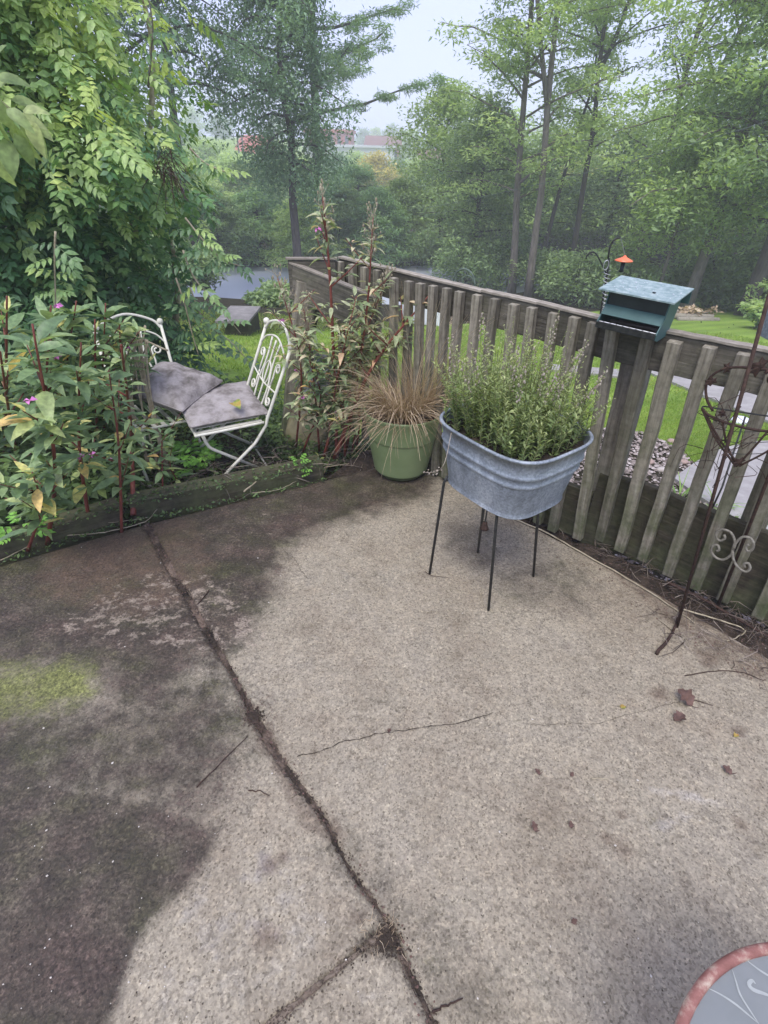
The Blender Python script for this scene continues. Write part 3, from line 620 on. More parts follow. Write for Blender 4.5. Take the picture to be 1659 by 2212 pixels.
for t3, b3 in tops:
    far = t3[1] > 2.2
    wv_ = random.uniform(.93, 1.08); t4 = t3+np.array([0, 0, -.004-random.random()*.006])+dF*random.uniform(-.004, .004)
    so_ = beam('slat', b3+dF*random.uniform(-.004, .004), t4, (.040 if far else .045)*wv_, .036, M['wood'], fence, upv=nF, jit=.0028)
    if not far:
        for q_ in (t4+(b3-t4)*.05, t4+(b3-t4)*.13, b3+(t4-b3)*.12):
            nm = MB(); nm.tube([q_-nF*.0195, q_-nF*.0215], .0028, 6); no_ = part('nail', nm, M['iron'], fence); no_.parent = so_; no_.matrix_parent_inverse = so_.matrix_local.inverted()
def rail(path, h, thick, z1, mat, name, off):
    for i in range(len(path)-1):
        a = np.array([*path[i][:2], z1-h/2])+nF*off; b_ = np.array([*path[i+1][:2], z1-h/2])+nF*off
        beam(name, a, b_, thick, h, mat, fence, jit=.0015)
rp = [np.array(P(724, 560, FT))]+[tops[k][0] for k in (3, 6, 9, 13, 15, 17, 20)]; ext = tops[-1][0]+dF*.4; rp.append(ext)
def run(path, h, thick, z1, mat, name, off, gap=.0):
    for i in range(len(path)-1):
        a = np.array([*path[i][:2], z1-h/2])+nF*off; b_ = np.array([*path[i+1][:2], z1-h/2])+nF*off
        beam(name, a+nrm(b_-a)*gap, b_-nrm(b_-a)*gap, thick, h, mat, fence, jit=.001)
spans = [rp[0:3], rp[2:5], rp[4:9]]
for k, sp in enumerate(spans):
    run([sp[0], sp[-1]] if k == 0 else sp, .14, .036, FT+.002*k, M['railwood'], 'top_rail', .046)
    run([sp[0], sp[-1]] if k == 0 else sp, .010, .046, FT+.013+.002*k, M['woodtop'], 'rail_cap', .044)
bb = [np.array(tops[0][1][:2])]+[np.array(tops[k][1][:2]) for k in (9, 13, 15, 17, 20)]; bb.append(bb[-1]+dF[:2]*.4)
run([bb[0], bb[1]], .27, .036, .27, M['wooddark'], 'kick_board', .044); run([bb[1], bb[2]], .27, .036, .274, M['wooddark'], 'kick_board', .044); run(bb[2:], .40, .036, .385, M['wooddark'], 'kick_board', .046)
# post behind, seen between the slats by the feeder
pb = (tops[13][1]+tops[14][1])/2+nF*.11; pt = (tops[13][0]*.35+tops[14][0]*.65)+nF*.10
beam('post', [pb[0], pb[1], -.2], [pt[0], pt[1], FT-.05], .10, .088, M['post'], fence, upv=nF, jit=.002)
pb2 = tops[19][1]+nF*.11; beam('post', [pb2[0], pb2[1], -.2], [pb2[0]-.08, pb2[1]+.03, FT-.1], .088, .088, M['wood'], fence, upv=nF)
# far end: short return, second wide board coming back, leaning post
c1 = P(724, 559, FT+.01); c2 = P(621, 559, FT+.01)
end = empty('fence_end_bay', (c2[0], c2[1], -.15), "leaning grey end bay of the fence with thick post and wide angled board", 'fence')
beam('return_rail', [c2[0], c2[1], FT-.07], [c1[0], c1[1], FT-.07], .034, .14, M['railwood'], end)
beam('rail_cap', [c2[0]-.01, c2[1], FT+.012], [c1[0]+.01, c1[1], FT+.012], .046, .010, M['woodtop'], end)
q0 = D(630, 563, 3.26); q1 = D(815, 641, 3.03)
beam('angled_rail', [q0[0], q0[1]-.03, q0[2]-.105], [q1[0], q1[1], q1[2]-.105], .034, .19, M['railwood'], end)
beam('rail_cap', [q0[0], q0[1]-.03, q0[2]-.003], [q1[0], q1[1], q1[2]-.003], .044, .010, M['woodtop'], end)
pa = P(606, 815, .18); pt_ = P(655, 612, .94)
pq = D(612, 830, 3.22); beam('post', np.array([pq[0]-.03, 3.22, -.3]), D(662, 606, 3.24), .125, .125, M['wood'], end, upv=(.2, -1, 0), jit=.003)
beam('brace', D(655, 800, 3.36), D(690, 640, 3.36), .04, .05, M['wood'], end, upv=(.2, -1, 0))
for k in range(4):
    x = 735+k*27; a = P(x, 562+k*6, FT); beam('slat', [a[0], a[1]-.02, .0], [a[0], a[1]-.01, FT-.006], .042, .036, M['wood'], fence, upv=nF, jit=.0015)

# ------------------------------------------------------------------ leaves: templates
def leaf_tmpl(wd=.28, fold=.10, droop=.18, n=4, sharp=1.0):
    V = []; Fc = []
    for i in range(n+1):
        t = i/n; wdt = wd*math.sin(math.pi*min(1, (t*.92+.06))**(.8 if sharp else 1))*(1 if i < n else 0)
        if i == 0: wdt = .03
        z = -droop*t*t+.04*t
        V += [[t, wdt, z+fold*wdt/wd*.9 if wd else z], [t, 0, z], [t, -wdt, z+fold*wdt/wd*.9]]
    for i in range(n):
        a = i*3; Fc += [(a, a+1, a+4, a+3), (a+1, a+2, a+5, a+4)]
    return np.array(V), Fc
def leaf_mesh(name, mat, **k):
    V, Fc = leaf_tmpl(**k); m_ = MB(); m_.add(V, Fc); me = m_.mesh(name, smooth=True); me.materials.append(mat); return me
def pinnate(npairs=3, wd=.30, ll=.42):
    """a compound leaf along +X of length 1"""
    V = []; Fc = []; n0 = 0
    T, TF = leaf_tmpl(wd, .08, .2, 3)
    def put(pos, ang, s, dz):
        nonlocal n0
        c, s_ = math.cos(ang), math.sin(ang)
        for v in T*s:
            V.append([pos[0]+c*v[0]-s_*v[1], pos[1]+s_*v[0]+c*v[1], pos[2]+v[2]+dz*v[0]])
        for f_ in TF: Fc.append([i+n0 for i in f_])
        n0 += len(T)
    for i in range(npairs):
        t = .18+.62*i/max(1, npairs-1); z = -.12*t*t
        for s_ in (-1, 1): put((t, 0, z), s_*R(62-8*i), ll*(1-.1*abs(i-1)), -.25)
    put((.82, 0, -.09), 0, ll*1.1, -.3)
    k = len(V); V += [[0, .008, 0], [0, -.008, 0], [.85, .006, -.09], [.85, -.006, -.09]]; Fc.append([k, k+1, k+3, k+2])
    return np.array(V), Fc
def tripal(Fc): return Fc
def place_leaf(me, root, pos, d, nn, s, name='leaf'):
    o = bpy.data.objects.new(name, me); col.objects.link(o); o.parent = root
    x = nrm(d); y = np.cross(nn, x); 
    if np.linalg.norm(y) < 1e-3: y = np.cross([.3, .2, .9], x)
    y = nrm(y); z = np.cross(x, y); rl = np.array(root.location)
    p_ = np.asarray(pos)-rl
    o.matrix_local = Matrix(((x[0]*s, y[0]*s, z[0]*s, p_[0]), (x[1]*s, y[1]*s, z[1]*s, p_[1]), (x[2]*s, y[2]*s, z[2]*s, p_[2]), (0, 0, 0, 1)))
    return o
QT = np.array([[0, 0, 0], [.5, .5, .06], [1, 0, -.05], [.5, -.5, .06]]); QF = np.array([[0, 1, 2, 3]])

# ------------------------------------------------------------------ trees
def leafcloud(cent, N, spread, flat, size, aspect, seed, tintc=None, down=.25, hang=0.):
    g = np.random.default_rng(seed); k = len(cent); ci = g.integers(0, k, N)
    off = g.normal(size=(N, 3)); rr = g.random(N)**.4; off = off/np.linalg.norm(off, axis=1)[:, None]*rr[:, None]
    sp = spread if np.isscalar(spread) else spread[ci][:, None]
    off = off*sp; off[:, 2] *= flat
    if hang: off[:, 2] -= np.abs(g.normal(size=N))*hang
    pos = cent[ci]+off
    d = g.normal(size=(N, 3)); d[:, 2] = d[:, 2]*.45-down-hang; nn = g.normal(size=(N, 3))*.45+np.array([0, 0, 1.])
    rot = frames(d, nn); s = size*(.6+.8*g.random(N))
    T = QT*np.array([1, aspect, 1])
    if tintc is None: tintc = g.random(k)*.5+.25
    # leaves get a lighter green towards the top of their clump
    ti = np.clip(tintc[ci]+.25*off[:, 2]/(np.max(np.abs(off[:, 2]))+1e-6)+g.normal(size=N)*.14, 0, 1)
    return scatter(T, QF, pos, rot, s, ti)
def tree(name, label, base, h, rt_, z0, Rc, nl, ncl, N, cr, flat, ls, asp, lm, bm, seed, elev=35, curve=.25, lean=(0, 0), prof=None, top=1.0, group=None, cat='tree', hang=0., fork=None, sparse=0, azw=None, dens=1.45):
    g = np.random.default_rng(seed); b = np.array([base[0], base[1], float(G(base[0], base[1]))-.1])
    root = empty(name, tuple(b), label, cat, group)
    tm = MB(); n = 9; tp = []
    for i in range(n):
        t = i/(n-1); tp.append(b+np.array([lean[0]*t*h+g.normal()*.012*h*t*(1-t*.5), lean[1]*t*h+g.normal()*.012*h*t, h*t]))
    tp = spline(tp, 14); tm.tube(tp, np.linspace(rt_, rt_*.18, 14)*np.r_[1.35, 1.1, np.ones(12)], 8)
    stems = [tp]
    for fz, fa, fl_ in (fork or []):
        i0 = int(fz*13); p0 = tp[i0]; d = np.array([math.cos(fa)*.35, math.sin(fa)*.35, 1.])
        ps = [p0]; 
        for j in range(1, 7): ps.append(p0+d*(fl_*h*j/6)*np.array([1-.05*j, 1-.05*j, 1])+g.normal(size=3)*.03)
        ps = np.array(ps); tm.tube(ps, np.linspace(rt_*.6, rt_*.12, 7), 6); stems.append(ps)
    cents = []; 
    prof = prof or (lambda t: math.sin(math.pi*min(1, .18+.82*t)**.9)**.7)
    for i in range(nl):
        st = stems[i % len(stems)]; t = z0+(top-z0)*(i+.5+g.random()*.6-.3)/nl; t = min(max(t, 0), .99)
        tt = (t if st is tp else min(.99, max(0.1, (t-.3)/.7)))*(len(st)-1); p0 = st[int(tt)]+(st[min(len(st)-1, int(tt)+1)]-st[int(tt)])*(tt-int(tt))
        tc = (t-z0)/(top-z0+1e-6); L = Rc*prof(tc)*(.7+.5*g.random())
        az = i*2.39996+g.random()*.5 if azw is None else azw+g.normal()*.8
        e0 = R(elev*(.6+.6*g.random())); dh = np.array([math.cos(az), math.sin(az), 0])
        lp = []
        for j in range(6):
            s = j/5; lp.append(p0+dh*L*s*math.cos(e0)+np.array([0, 0, L*(s*math.sin(e0)-curve*s*s)])+g.normal(size=3)*.02*L*s)
        lp = np.array(lp); tm.tube(lp, np.linspace(rt_*.32*(1.1-tc*.6), rt_*.05, 6), 5, caps=False)
        for k in range(ncl):
            s = .30+.72*(k+g.random())/ncl; q = lp[min(4, int(s*5))]+(lp[min(5, int(s*5)+1)]-lp[min(4, int(s*5))])*(s*5-int(s*5) if s < 1 else 1)
            side = np.array([-dh[1], dh[0], 0])*g.normal()*L*.22*s; c = q+side+np.array([0, 0, g.normal()*cr*.25])
            cents.append(c)
            if k % 2 == 0: tm.tube([q, (q+c)/2+[0, 0, .03], c], [rt_*.05, rt_*.035, rt_*.02], 4, caps=False)
    cents = np.array(cents)
    part('trunk', tm, bm, root, True)
    V, Fc, ti = leafcloud(cents, int(N*dens), cr*1.12, flat*1.05, ls*.86, asp, seed+1, hang=hang)
    me = np_mesh('crown', V-b, Fc, ti); me.materials.append(lm); tag(link('crown', me, None, root), kind='stuff')
    return root
def shrub(name, label, base, h, rad, N, ls, asp, lm, seed, group=None, cat='shrub', flat=.8, nc=26, z=None, stems=5, lump=.33):
    g = np.random.default_rng(seed); b = np.array([base[0], base[1], float(G(base[0], base[1]))-.05 if z is None else z])
    root = empty(name, tuple(b), label, cat, group); tm = MB(); cents = []
    for i in range(nc):
        d = g.normal(size=3); d /= np.linalg.norm(d); d[2] = abs(d[2]); q = d*np.array([rad, rad, h*.5])*(.45+.5*g.random())
        q[2] += h*.42*(.3+g.random()*.9)-.1*h; q[2] = max(q[2], .1*h); cents.append(b+q)
    for i in range(stems):
        c = cents[i]; tm.tube(spline([b+g.normal(size=3)*[.1, .1, 0], b+(c-b)*[.4, .4, .6], c], 6), np.linspace(.05*h/3, .012*h/3, 6), 5)
    part('stems', tm, M['barkdark'], root)
    V, Fc, ti = leafcloud(np.array(cents), N, rad*lump, flat, ls, asp, seed+1)
    me = np_mesh('foliage', V-b, Fc, ti); me.materials.append(lm); tag(link('foliage', me, None, root), kind='stuff'); return root
def bx(xpix, Y, ypix=400):
    q = D(xpix, ypix, Y); return (q[0], Y)

PI = math.pi
tree('locust_tree', "tall airy locust with the straight bare trunk left of the pair behind the fence", bx(1104, 20.4, 640), 13, .13, .22, 3.1, 46, 5, 15000, .50, .40, .19, .30, M['locust'], M['bark'], 11, elev=28, curve=.18, lean=(-.10, 0), group='tall trees beyond the lawn', dens=1.0)
tree('locust_tree', "tall locust with pale trunk forking high, right of the pair behind the fence", bx(1141, 19.6, 645), 14, .13, .30, 2.3, 38, 5, 12500, .46, .40, .19, .30, M['locust'], M['bark'], 12, elev=34, curve=.2, lean=(-.07, 0), fork=[(.42, PI, .5), (.62, .3, .3)], group='tall trees beyond the lawn', dens=1.0)
tree('locust_tree', "locust with dark curving trunk just right of the sky gap, above the garden hook", bx(1272, 23), 14, .12, .30, 2.9, 40, 5, 14000, .50, .40, .19, .30, M['locust'], M['barkdark'], 13, elev=30, curve=.15, lean=(-.07, 0), fork=[(.5, .2, .4)], group='tall trees beyond the lawn', dens=.95)
tree('slender_tree', "thin dark tree leaning right between the locusts", bx(1196, 25), 10, .10, .40, 1.3, 18, 4, 4200, .5, .45, .18, .36, M['locust'], M['barkdark'], 14, elev=30, lean=(.10, 0), group='tall trees beyond the lawn')
tree('dense_tree', "broad dense tree with leaning trunk and low boughs at the right edge above the lawn", bx(1484, 16.5, 655), 9.5, .17, .26, 3.0, 44, 6, 21000, .70, .42, .17, .42, M['locust'], M['bark'], 15, elev=15, curve=.28, lean=(.02, 0), group='tall trees beyond the lawn')
tree('bare_topped_tree', "thin-topped tree with twin upright trunks showing sky, behind the dense right tree", bx(1415, 22), 14, .14, .34, 2.4, 36, 4, 9000, .6, .5, .17, .4, M['darkleaf'], M['barkdark'], 16, elev=45, curve=.1, lean=(.01, 0), fork=[(.3, .1, .6)], group='tall trees beyond the lawn', dens=.9)
tree('dense_tree', "dark leafy tree cut by the right edge of the picture", bx(1720, 15), 10, .2, .2, 3.2, 40, 6, 17000, .75, .5, .17, .42, M['shrubleaf'], M['barkdark'], 17, elev=25, curve=.2, group='tall trees beyond the lawn')
tree('dense_tree', "tall thin crowned tree filling the upper right corner behind the others", bx(1640, 24), 13, .2, .38, 2.8, 38, 5, 9000, .6, .5, .2, .42, M['locust'], M['barkdark'], 18, elev=30, curve=.15, group='tall trees beyond the lawn', dens=1.0)
tree('small_tree', "pale green mid height tree standing at the right of the open sky gap", bx(955, 27, 400), 6.3, .12, .25, 2.3, 32, 5, 10000, .6, .5, .19, .4, M['locust'], M['barkdark'], 19, elev=30, curve=.15, group='smaller trees round the pond')
tree('small_tree', "leafy tree right of the first locust with branches reaching low over the pond", bx(1040, 23.5, 400), 5.6, .12, .15, 2.4, 32, 5, 10000, .6, .5, .19, .4, M['shrubleaf'], M['barkdark'], 20, elev=18, curve=.25, group='smaller trees round the pond')
tree('small_tree', "thin understorey tree with slim pale trunk right of the orange feeder roof", bx(1424, 17.0, 620), 4.2, .07, .35, 1.7, 20, 5, 6000, .5, .5, .15, .4, M['locust'], M['bark'], 21, elev=25, curve=.2, group='smaller trees round the pond')
# the pine
prof_p = lambda t: (1-t)**.6*.9+.15
tree('pine_tree', "tall pine with layered boughs reaching right into the open sky", bx(686, 25), 17, .2, .31, 4.4, 40, 10, 44000, .36, .36, .19, .18, M['pineleaf'], M['barkdark'], 31, elev=9, curve=-.12, prof=prof_p, group='tall trees beyond the pond')
tree('drooping_tree', "dark blue-green tree with hanging boughs left of the pine", bx(632, 20), 12, .16, .27, 1.9, 46, 6, 27000, .48, .75, .15, .42, M['darkleaf'], M['barkdark'], 32, elev=22, curve=.55, hang=.32, group='tall trees beyond the pond')
tree('drooping_tree', "dark loose tree hanging over the gap between the vine and the pine", bx(400, 18), 12, .15, .42, 3.0, 34, 6, 19000, .50, .75, .14, .42, M['darkleaf'], M['barkdark'], 33, elev=25, curve=.5, hang=.28, group='tall trees beyond the pond')
tree('dark_tree', "tall dark tree with thick trunk showing above the vine at top left", bx(60, 14), 12, .22, .35, 3.4, 34, 5, 9500, .7, .6, .14, .42, M['darkleaf'], M['barkdark'], 34, elev=40, curve=.2, group='tall trees beyond the pond')
tree('dark_tree', "tall dark tree with slim trunk above the vine's crest", bx(300, 17), 13, .17, .40, 2.7, 34, 5, 9000, .6, .6, .14, .42, M['darkleaf'], M['barkdark'], 35, elev=40, curve=.2, group='tall trees beyond the pond')
for i, (xp, Y, h, lb) in enumerate([(1010, 31, 5.2, 'behind the left locust at its lower boughs'), (1090, 33, 5.6, 'between the two locust trunks'), (1180, 30, 5.0, 'right of the pale locust trunk'), (1250, 34, 5.8, 'behind the curved dark locust trunk'), (1330, 29, 5.2, "above the orange feeder roof"), (1400, 32, 6.0, 'left of the dense right tree'), (1480, 28, 6.0, 'hidden behind the dense right tree'), (1570, 27, 6.4, 'in the gap right of the leaning trunk'), (1660, 25, 6.5, 'at the right picture edge')]):
    tree('backdrop_tree', 'full leafy tree ' + lb, bx(xp, Y, 420), h, .12, .08, 2.3, 30, 5, 7500, .75, .55, .22, .42, [M['shrubleaf'], M['locust']][i % 2], M['barkdark'], 181+i, elev=20, curve=.2, group='smaller trees round the pond', dens=1.2)
# evergreen and shrub masses in the middle ground
eg = [(470, 24.5, 2.7, 2.0, 'darkest'), (560, 26, 2.6, 2.2, ''), (655, 24.6, 2.4, 1.8, ''), (735, 26, 2.9, 2.1, ''), (820, 25.5, 2.7, 2.0, ''), (420, 30, 3.4, 2.6, ''), (540, 34, 3.3, 2.8, ''), (775, 33, 3.4, 2.6, ''), (870, 28, 3.0, 2.2, '')]
eglab = ["feathery evergreen at the pond edge behind the left end of the lawn", "low feathery evergreen left of the small dark trunk beyond the fence end", "soft evergreen with a short dark trunk above the fence corner",
         "evergreen right of the tall weed spire, low over the water", "dark evergreen behind the second tall weed stem", "tall evergreen beside the vine, below the white buildings", "rounded evergreen below the red roofed building",
         "bushy evergreen right of the pine trunk", "pale evergreen left of the locust pair"]
for i, (xp, Y, h, rd, _) in enumerate(eg):
    tree('evergreen_tree', eglab[i], bx(xp, Y, 520), h, .12, .12, rd, 26, 5, 9000, .48, .30, .20, .26, [M['shrubleaf'], M['pineleaf'], M['locust']][i % 3], M['barkdark'], 41+i, elev=8, curve=.15, prof=lambda t: (1-t)**.7+.12, group='evergreens round the pond')
sh = [(1000, 22, 1.9, 1.7), (1075, 22.5, 2.0, 1.5), (1190, 20.5, 1.9, 1.4), (1255, 19, 2.0, 1.4), (1340, 17.5, 2.1, 1.5), (1420, 18.5, 2.3, 1.6), (1545, 17.8, 2.4, 1.6), (1640, 16.8, 2.6, 1.6), (1740, 15.5, 2.6, 1.6), (900, 25.5, 1.4, 1.4), (600, 13, .55, .7), (690, 13.4, .6, .8), (380, 14.5, 1.9, 1.1), (250, 15, 3, 1.6)]
shlab = ["dark shrub at the foot of the locust pair, by the pond glimpse", "dark shrub directly behind the locust trunks", "dark shrub right of the pale locust trunk", "dark undergrowth shrub left of the coiled garden hook", "shrub behind the orange feeder roof",
         "undergrowth shrub above the green feeder's roof", "shadowed shrub right of the leaning trunk", "shadowed shrub under the right edge boughs", "shadowed shrub beyond the right edge", "low shrub on the bank behind the fence corner",
         "low leafy shrub beside the grey shed by the water", "low shrub right of the chair back by the water", "shrub behind the vine at the water's left end", "tall shrub hidden behind the vine"]
for i, (xp, Y, h, rd) in enumerate(sh):
    shrub('shrub', shlab[i], bx(xp, Y, 620), h, rd, 5000, .15, .42, M['shrubleaf'], 61+i, group='shrubs at the lawn edge', lump=.42)
# far bank trees
fg = np.random.default_rng(5); farlab = []
farx = [395, 450, 500, 560, 610, 660, 720, 770, 815, 860, 905, 950, 1010, 1070, 1130, 1200, 1260, 1330, 1400, 1480, 1560, 1640]
land = ["far tree left of the utility poles", "far tree under the utility poles", "far tree below the red roofed building", "far tree below the white shop wall", "far tree between shop and brick block", "far tree left of the pine trunk below the brick block",
        "far tree below the long grey wall", "far tree at the middle of the long grey wall", "yellowing far tree at the right end of the long grey wall", "far tree below the brown roof", "far tree right of the brown roof",
        "far tree left of the locust pair", "far tree seen through the left locust", "far tree behind the locust trunks", "far tree right of the locust trunks", "far tree behind the slender leaning tree", "yellow green far tree behind the curved trunk",
        "far tree behind the garden hook", "far tree behind the dense right tree", "far tree hidden in the right tree's boughs", "far tree near the right edge", "far tree at the right edge"]
for i, xp in enumerate(farx):
    Y = 48+fg.random()*26; yel = i in (8, 16)
    tree('far_tree', land[i], bx(xp, Y, 380), (2.0 if not yel else 2.6)+fg.random()*.8, .15, .10, 2.7, 18, 4, 3600, .8, .6, .26, .5, M['yellowleaf'] if yel else M['locust' if i % 3 else 'darkleaf'], M['barkdark'], 101+i, elev=25, group='trees on the far bank')
for i, (xp, Y, h) in enumerate([(480, 155, 4.0), (600, 200, 5.5), (785, 205, 5.6), (812, 215, 6.0), (845, 200, 7.0), (885, 160, 5.4), (940, 170, 6), (1000, 150, 6), (1080, 160, 6.5), (1180, 150, 7), (1260, 160, 7), (420, 170, 6), (715, 120, 1.6), (850, 118, 1.8)]):
    tree('skyline_tree', ["skyline tree left of the poles", "skyline tree between red roof and brick block", "skyline tree right of the brick block", "bump of trees above the brown roof", "round skyline tree at the sky gap's foot", "skyline tree at the right of the brown roof", "skyline tree left of the locusts", "skyline tree behind the left locust", "skyline tree behind the locust pair", "skyline tree behind the slender tree", "skyline tree behind the curved locust", "skyline tree beside the vine", "low tree in front of the long grey wall", "low tree in front of the brown roofed hall"][i],
         bx(xp, Y, 310), h, .2, .10, 3.4, 14, 3, 2400, 1.2, .7, .55, .5, M['locust'] if i % 2 else M['darkleaf'], M['barkdark'], 141+i, elev=30, group='skyline trees')

# ------------------------------------------------------------------ town
def building(name, label, xa, xb, Y, ytop, zb, dep, wm, rm, win=(0, 0), roofh=.4, gable=False):
    a = D(xa, ytop, Y); b_ = D(xb, ytop, Y); zt = (a[2]+b_[2])/2; x0, x1 = a[0], b_[0]; cx = (x0+x1)/2; wd = x1-x0
    root = empty(name, (cx, Y, zb), label, 'building', 'buildings across the valley')
    m_ = MB(); m_.box((cx, Y+dep/2, (zt+zb)/2), (wd, dep, zt-zb)); part('wall', m_, wm, root)
    m_ = MB()
    if gable:
        m_.add([[x0-.5, Y-.5, zt], [x1+.5, Y-.5, zt], [x1+.5, Y+dep+.5, zt], [x0-.5, Y+dep+.5, zt], [x0-.5, Y+dep/2, zt+roofh], [x1+.5, Y+dep/2, zt+roofh]], [(0, 1, 5, 4), (2, 3, 4, 5), (0, 4, 3), (1, 2, 5), (0, 3, 2, 1)])
    else: m_.box((cx, Y+dep/2, zt+roofh/2+.003), (wd+.6, dep+.6, roofh))
    part('roof', m_, rm, root)
    nx, nz = win
    for i in range(nx):
        for k in range(nz):
            m_ = MB(); xc = x0+wd*(i+.5)/nx; zc = zb+(zt-zb)*(k+.55)/nz; m_.box((xc, Y-.03, zc), (wd/nx*.45, .12, (zt-zb)/nz*.45)); part('window', m_, M['window'], root)
    return root
building('brick_block', "red brick block rising behind the pine trunk", 657, 757, 118, 286, -1.6, 12, M['brick'], M['brick'], (6, 2), .5)
building('long_hall', "long pale grey hall with a blank wall right of the pine trunk", 655, 852, 100, 318, -1.7, 14, M['palewall'], M['palewall'], (0, 0), .3)
building('brown_roofed_hall', "hall with low brown roof at the foot of the sky gap", 792, 862, 108, 314, -1.7, 16, M['brick'], M['roofbrown'], (5, 1), 1.4, True)
building('shop', "low shop with white front and red roof beside the utility poles", 512, 562, 92, 331, -1.7, 12, M['white'], M['brick'], (4, 1), 2.2, True)
building('white_building', "low white building glimpsed between vine and poles", 440, 508, 98, 332, -1.7, 12, M['palewall'], M['roofbrown'], (5, 1), 1.2, True)
building('pink_house', "pinkish house glimpsed through the left locust", 1028, 1062, 80, 345, -2.2, 9, M['brick'], M['greyroof'], (2, 2), 1.2, True)
building('pale_house', "pale house glimpsed left of the locust pair", 912, 962, 84, 346, -2.2, 9, M['palewall'], M['roofbrown'], (3, 1), 1.2, True)
for i, xp in enumerate((511, 521)):
    q = D(xp, 285, 88); m_ = MB(); root = empty('utility_pole', (q[0], 88, -2.0), ["left utility pole beside the red roofed shop", "right utility pole beside the red roofed shop"][i], 'utility pole', 'utility poles')
    m_.tube([[q[0], 88, -2.0], [q[0], 88, q[2]]], [.13, .10], 6); part('pole', m_, M['barkdark'], root)
    m_ = MB(); m_.box((q[0], 87.8, q[2]-.5), (1.5, .10, .10)); part('crossarm', m_, M['barkdark'], root)
# overhead line crossing the garden
a = D(880, 455, 15.8); b_ = D(1720, 244, 9.5)
m_ = MB(); pts = [a+(b_-a)*t-np.array([0, 0, .35*4*t*(1-t)*.35]) for t in np.linspace(0, 1, 24)]; m_.tube(pts, .0045, 5)
solo('overhead_line', m_, M['greeniron'], tuple(a), "thin pale overhead line strung across the trees from left to upper right", 'wire')

# shed and board by the water
s0 = Gp(488, 724); s1 = Gp(532, 724); Ys = s0[1]
sr = empty('low_shed', tuple((s0+s1)/2), "low dark shed with flat weathered grey roof at the water's edge", 'shed')
zt = D(508, 697, Ys)[2]; x0, x1 = s0[0], s1[0]+.08; dp = .75
m_ = MB(); m_.box(((x0+x1)/2, Ys+dp/2, (zt+s0[2])/2-.05), (x1-x0, dp, zt-s0[2]+.1)); part('wall', m_, M['wooddark'], sr)
m_ = MB(); m_.box(((x0+x1)/2-.03, Ys+dp/2-.02, zt+.03), (x1-x0+.14, dp+.16, .035)); part('roof', m_, M['greyroof'], sr)
pxb = lambda q: (829.5+F_PX*((np.asarray(q)-CAM)@rt)/((np.asarray(q)-CAM)@fwd), 1106-F_PX*((np.asarray(q)-CAM)@up)/((np.asarray(q)-CAM)@fwd))
w0 = Gp(868, 698); w1 = Gp(956, 706); a = np.array(w0); b_ = np.array([*D(956, 702, w0[1]-.15)]); b_[2] = a[2]-.02; zb_ = D(915, 652, w0[1])[2]; hh = max(.2, zb_-a[2])
bd = empty('white_board', tuple((a+b_)/2), "plain white board standing on the lawn edge, seen through the pickets", 'board')
m_ = MB(); m_.add([a, b_, b_+[0, 0, hh], a+[0, 0, hh], a+[0, .03, 0], b_+[0, .03, 0], b_+[0, .03, hh], a+[0, .03, hh]], [(0, 1, 2, 3), (5, 4, 7, 6), (3, 2, 6, 7), (0, 3, 7, 4), (1, 5, 6, 2)]); part('panel', m_, M['white'], bd)
m_ = MB(); m_.box(a+[.1, .06, hh/2-.05], (.04, .04, hh)); part('stake', m_, M['wood'], bd); m_ = MB(); m_.box(b_+[-.1, .06, hh/2-.05], (.04, .04, hh)); part('stake', m_, M['wood'], bd)

# planter bed of old logs on the far lawn, hosta clumps at right
q = Gp(1494, 690); pr = empty('log_planter', tuple(q), "small log edged planter of dry plants on the lawn right of the feeder", 'planter')
for k in range(3):
    m_ = MB(); m_.tube([[q[0]-.5, q[1]-.28+.28*k, q[2]+.06+.02*k], [q[0]+.5, q[1]-.30+.28*k, q[2]+.07]], .07, 8); part('log', m_, M['woodtop'], pr, True)
g_ = np.random.default_rng(3); c_ = np.array([[q[0]+g_.normal()*.25, q[1]+.1, q[2]+.2] for _ in range(6)]); V, Fc, ti = leafcloud(c_, 260, .16, .6, .13, .5, 4)
me = np_mesh('foliage', V-np.array(pr.location), Fc, ti); me.materials.append(M['straw']); tag(link('foliage', me, None, pr), kind='stuff')
shrub('leafy_plant', "leafy pale plant at the far right above the rail", Gp(1645, 712)[:2], .75, .45, 500, .15, .6, M['vinebulk'], 91, group='plants on the far lawn', nc=12)
shrub('leafy_plant', "tall narrow plant at the right edge by the lawn", Gp(1650, 700)[:2]+np.array([.6, 1.2]), 1.3, .5, 700, .12, .5, M['locust'], 92, group='plants on the far lawn', nc=14)

# ------------------------------------------------------------------ haze
hz = bpy.data.materials.new('air_haze'); hz.use_nodes = True; n = hz.node_tree.nodes; n.clear()
pv = n.new('ShaderNodeVolumePrincipled'); pv.inputs['Color'].default_value = (.95, .965, 1, 1); pv.inputs['Density'].default_value = .0042; pv.inputs['Anisotropy'].default_value = .0
ou = n.new('ShaderNodeOutputMaterial'); hz.node_tree.links.new(pv.outputs[0], ou.inputs['Volume'])
m_ = MB(); m_.box((0, 90, 5.5), (500, 320, 21)); tag(link('haze', m_.mesh('haze'), hz), kind='stuff')

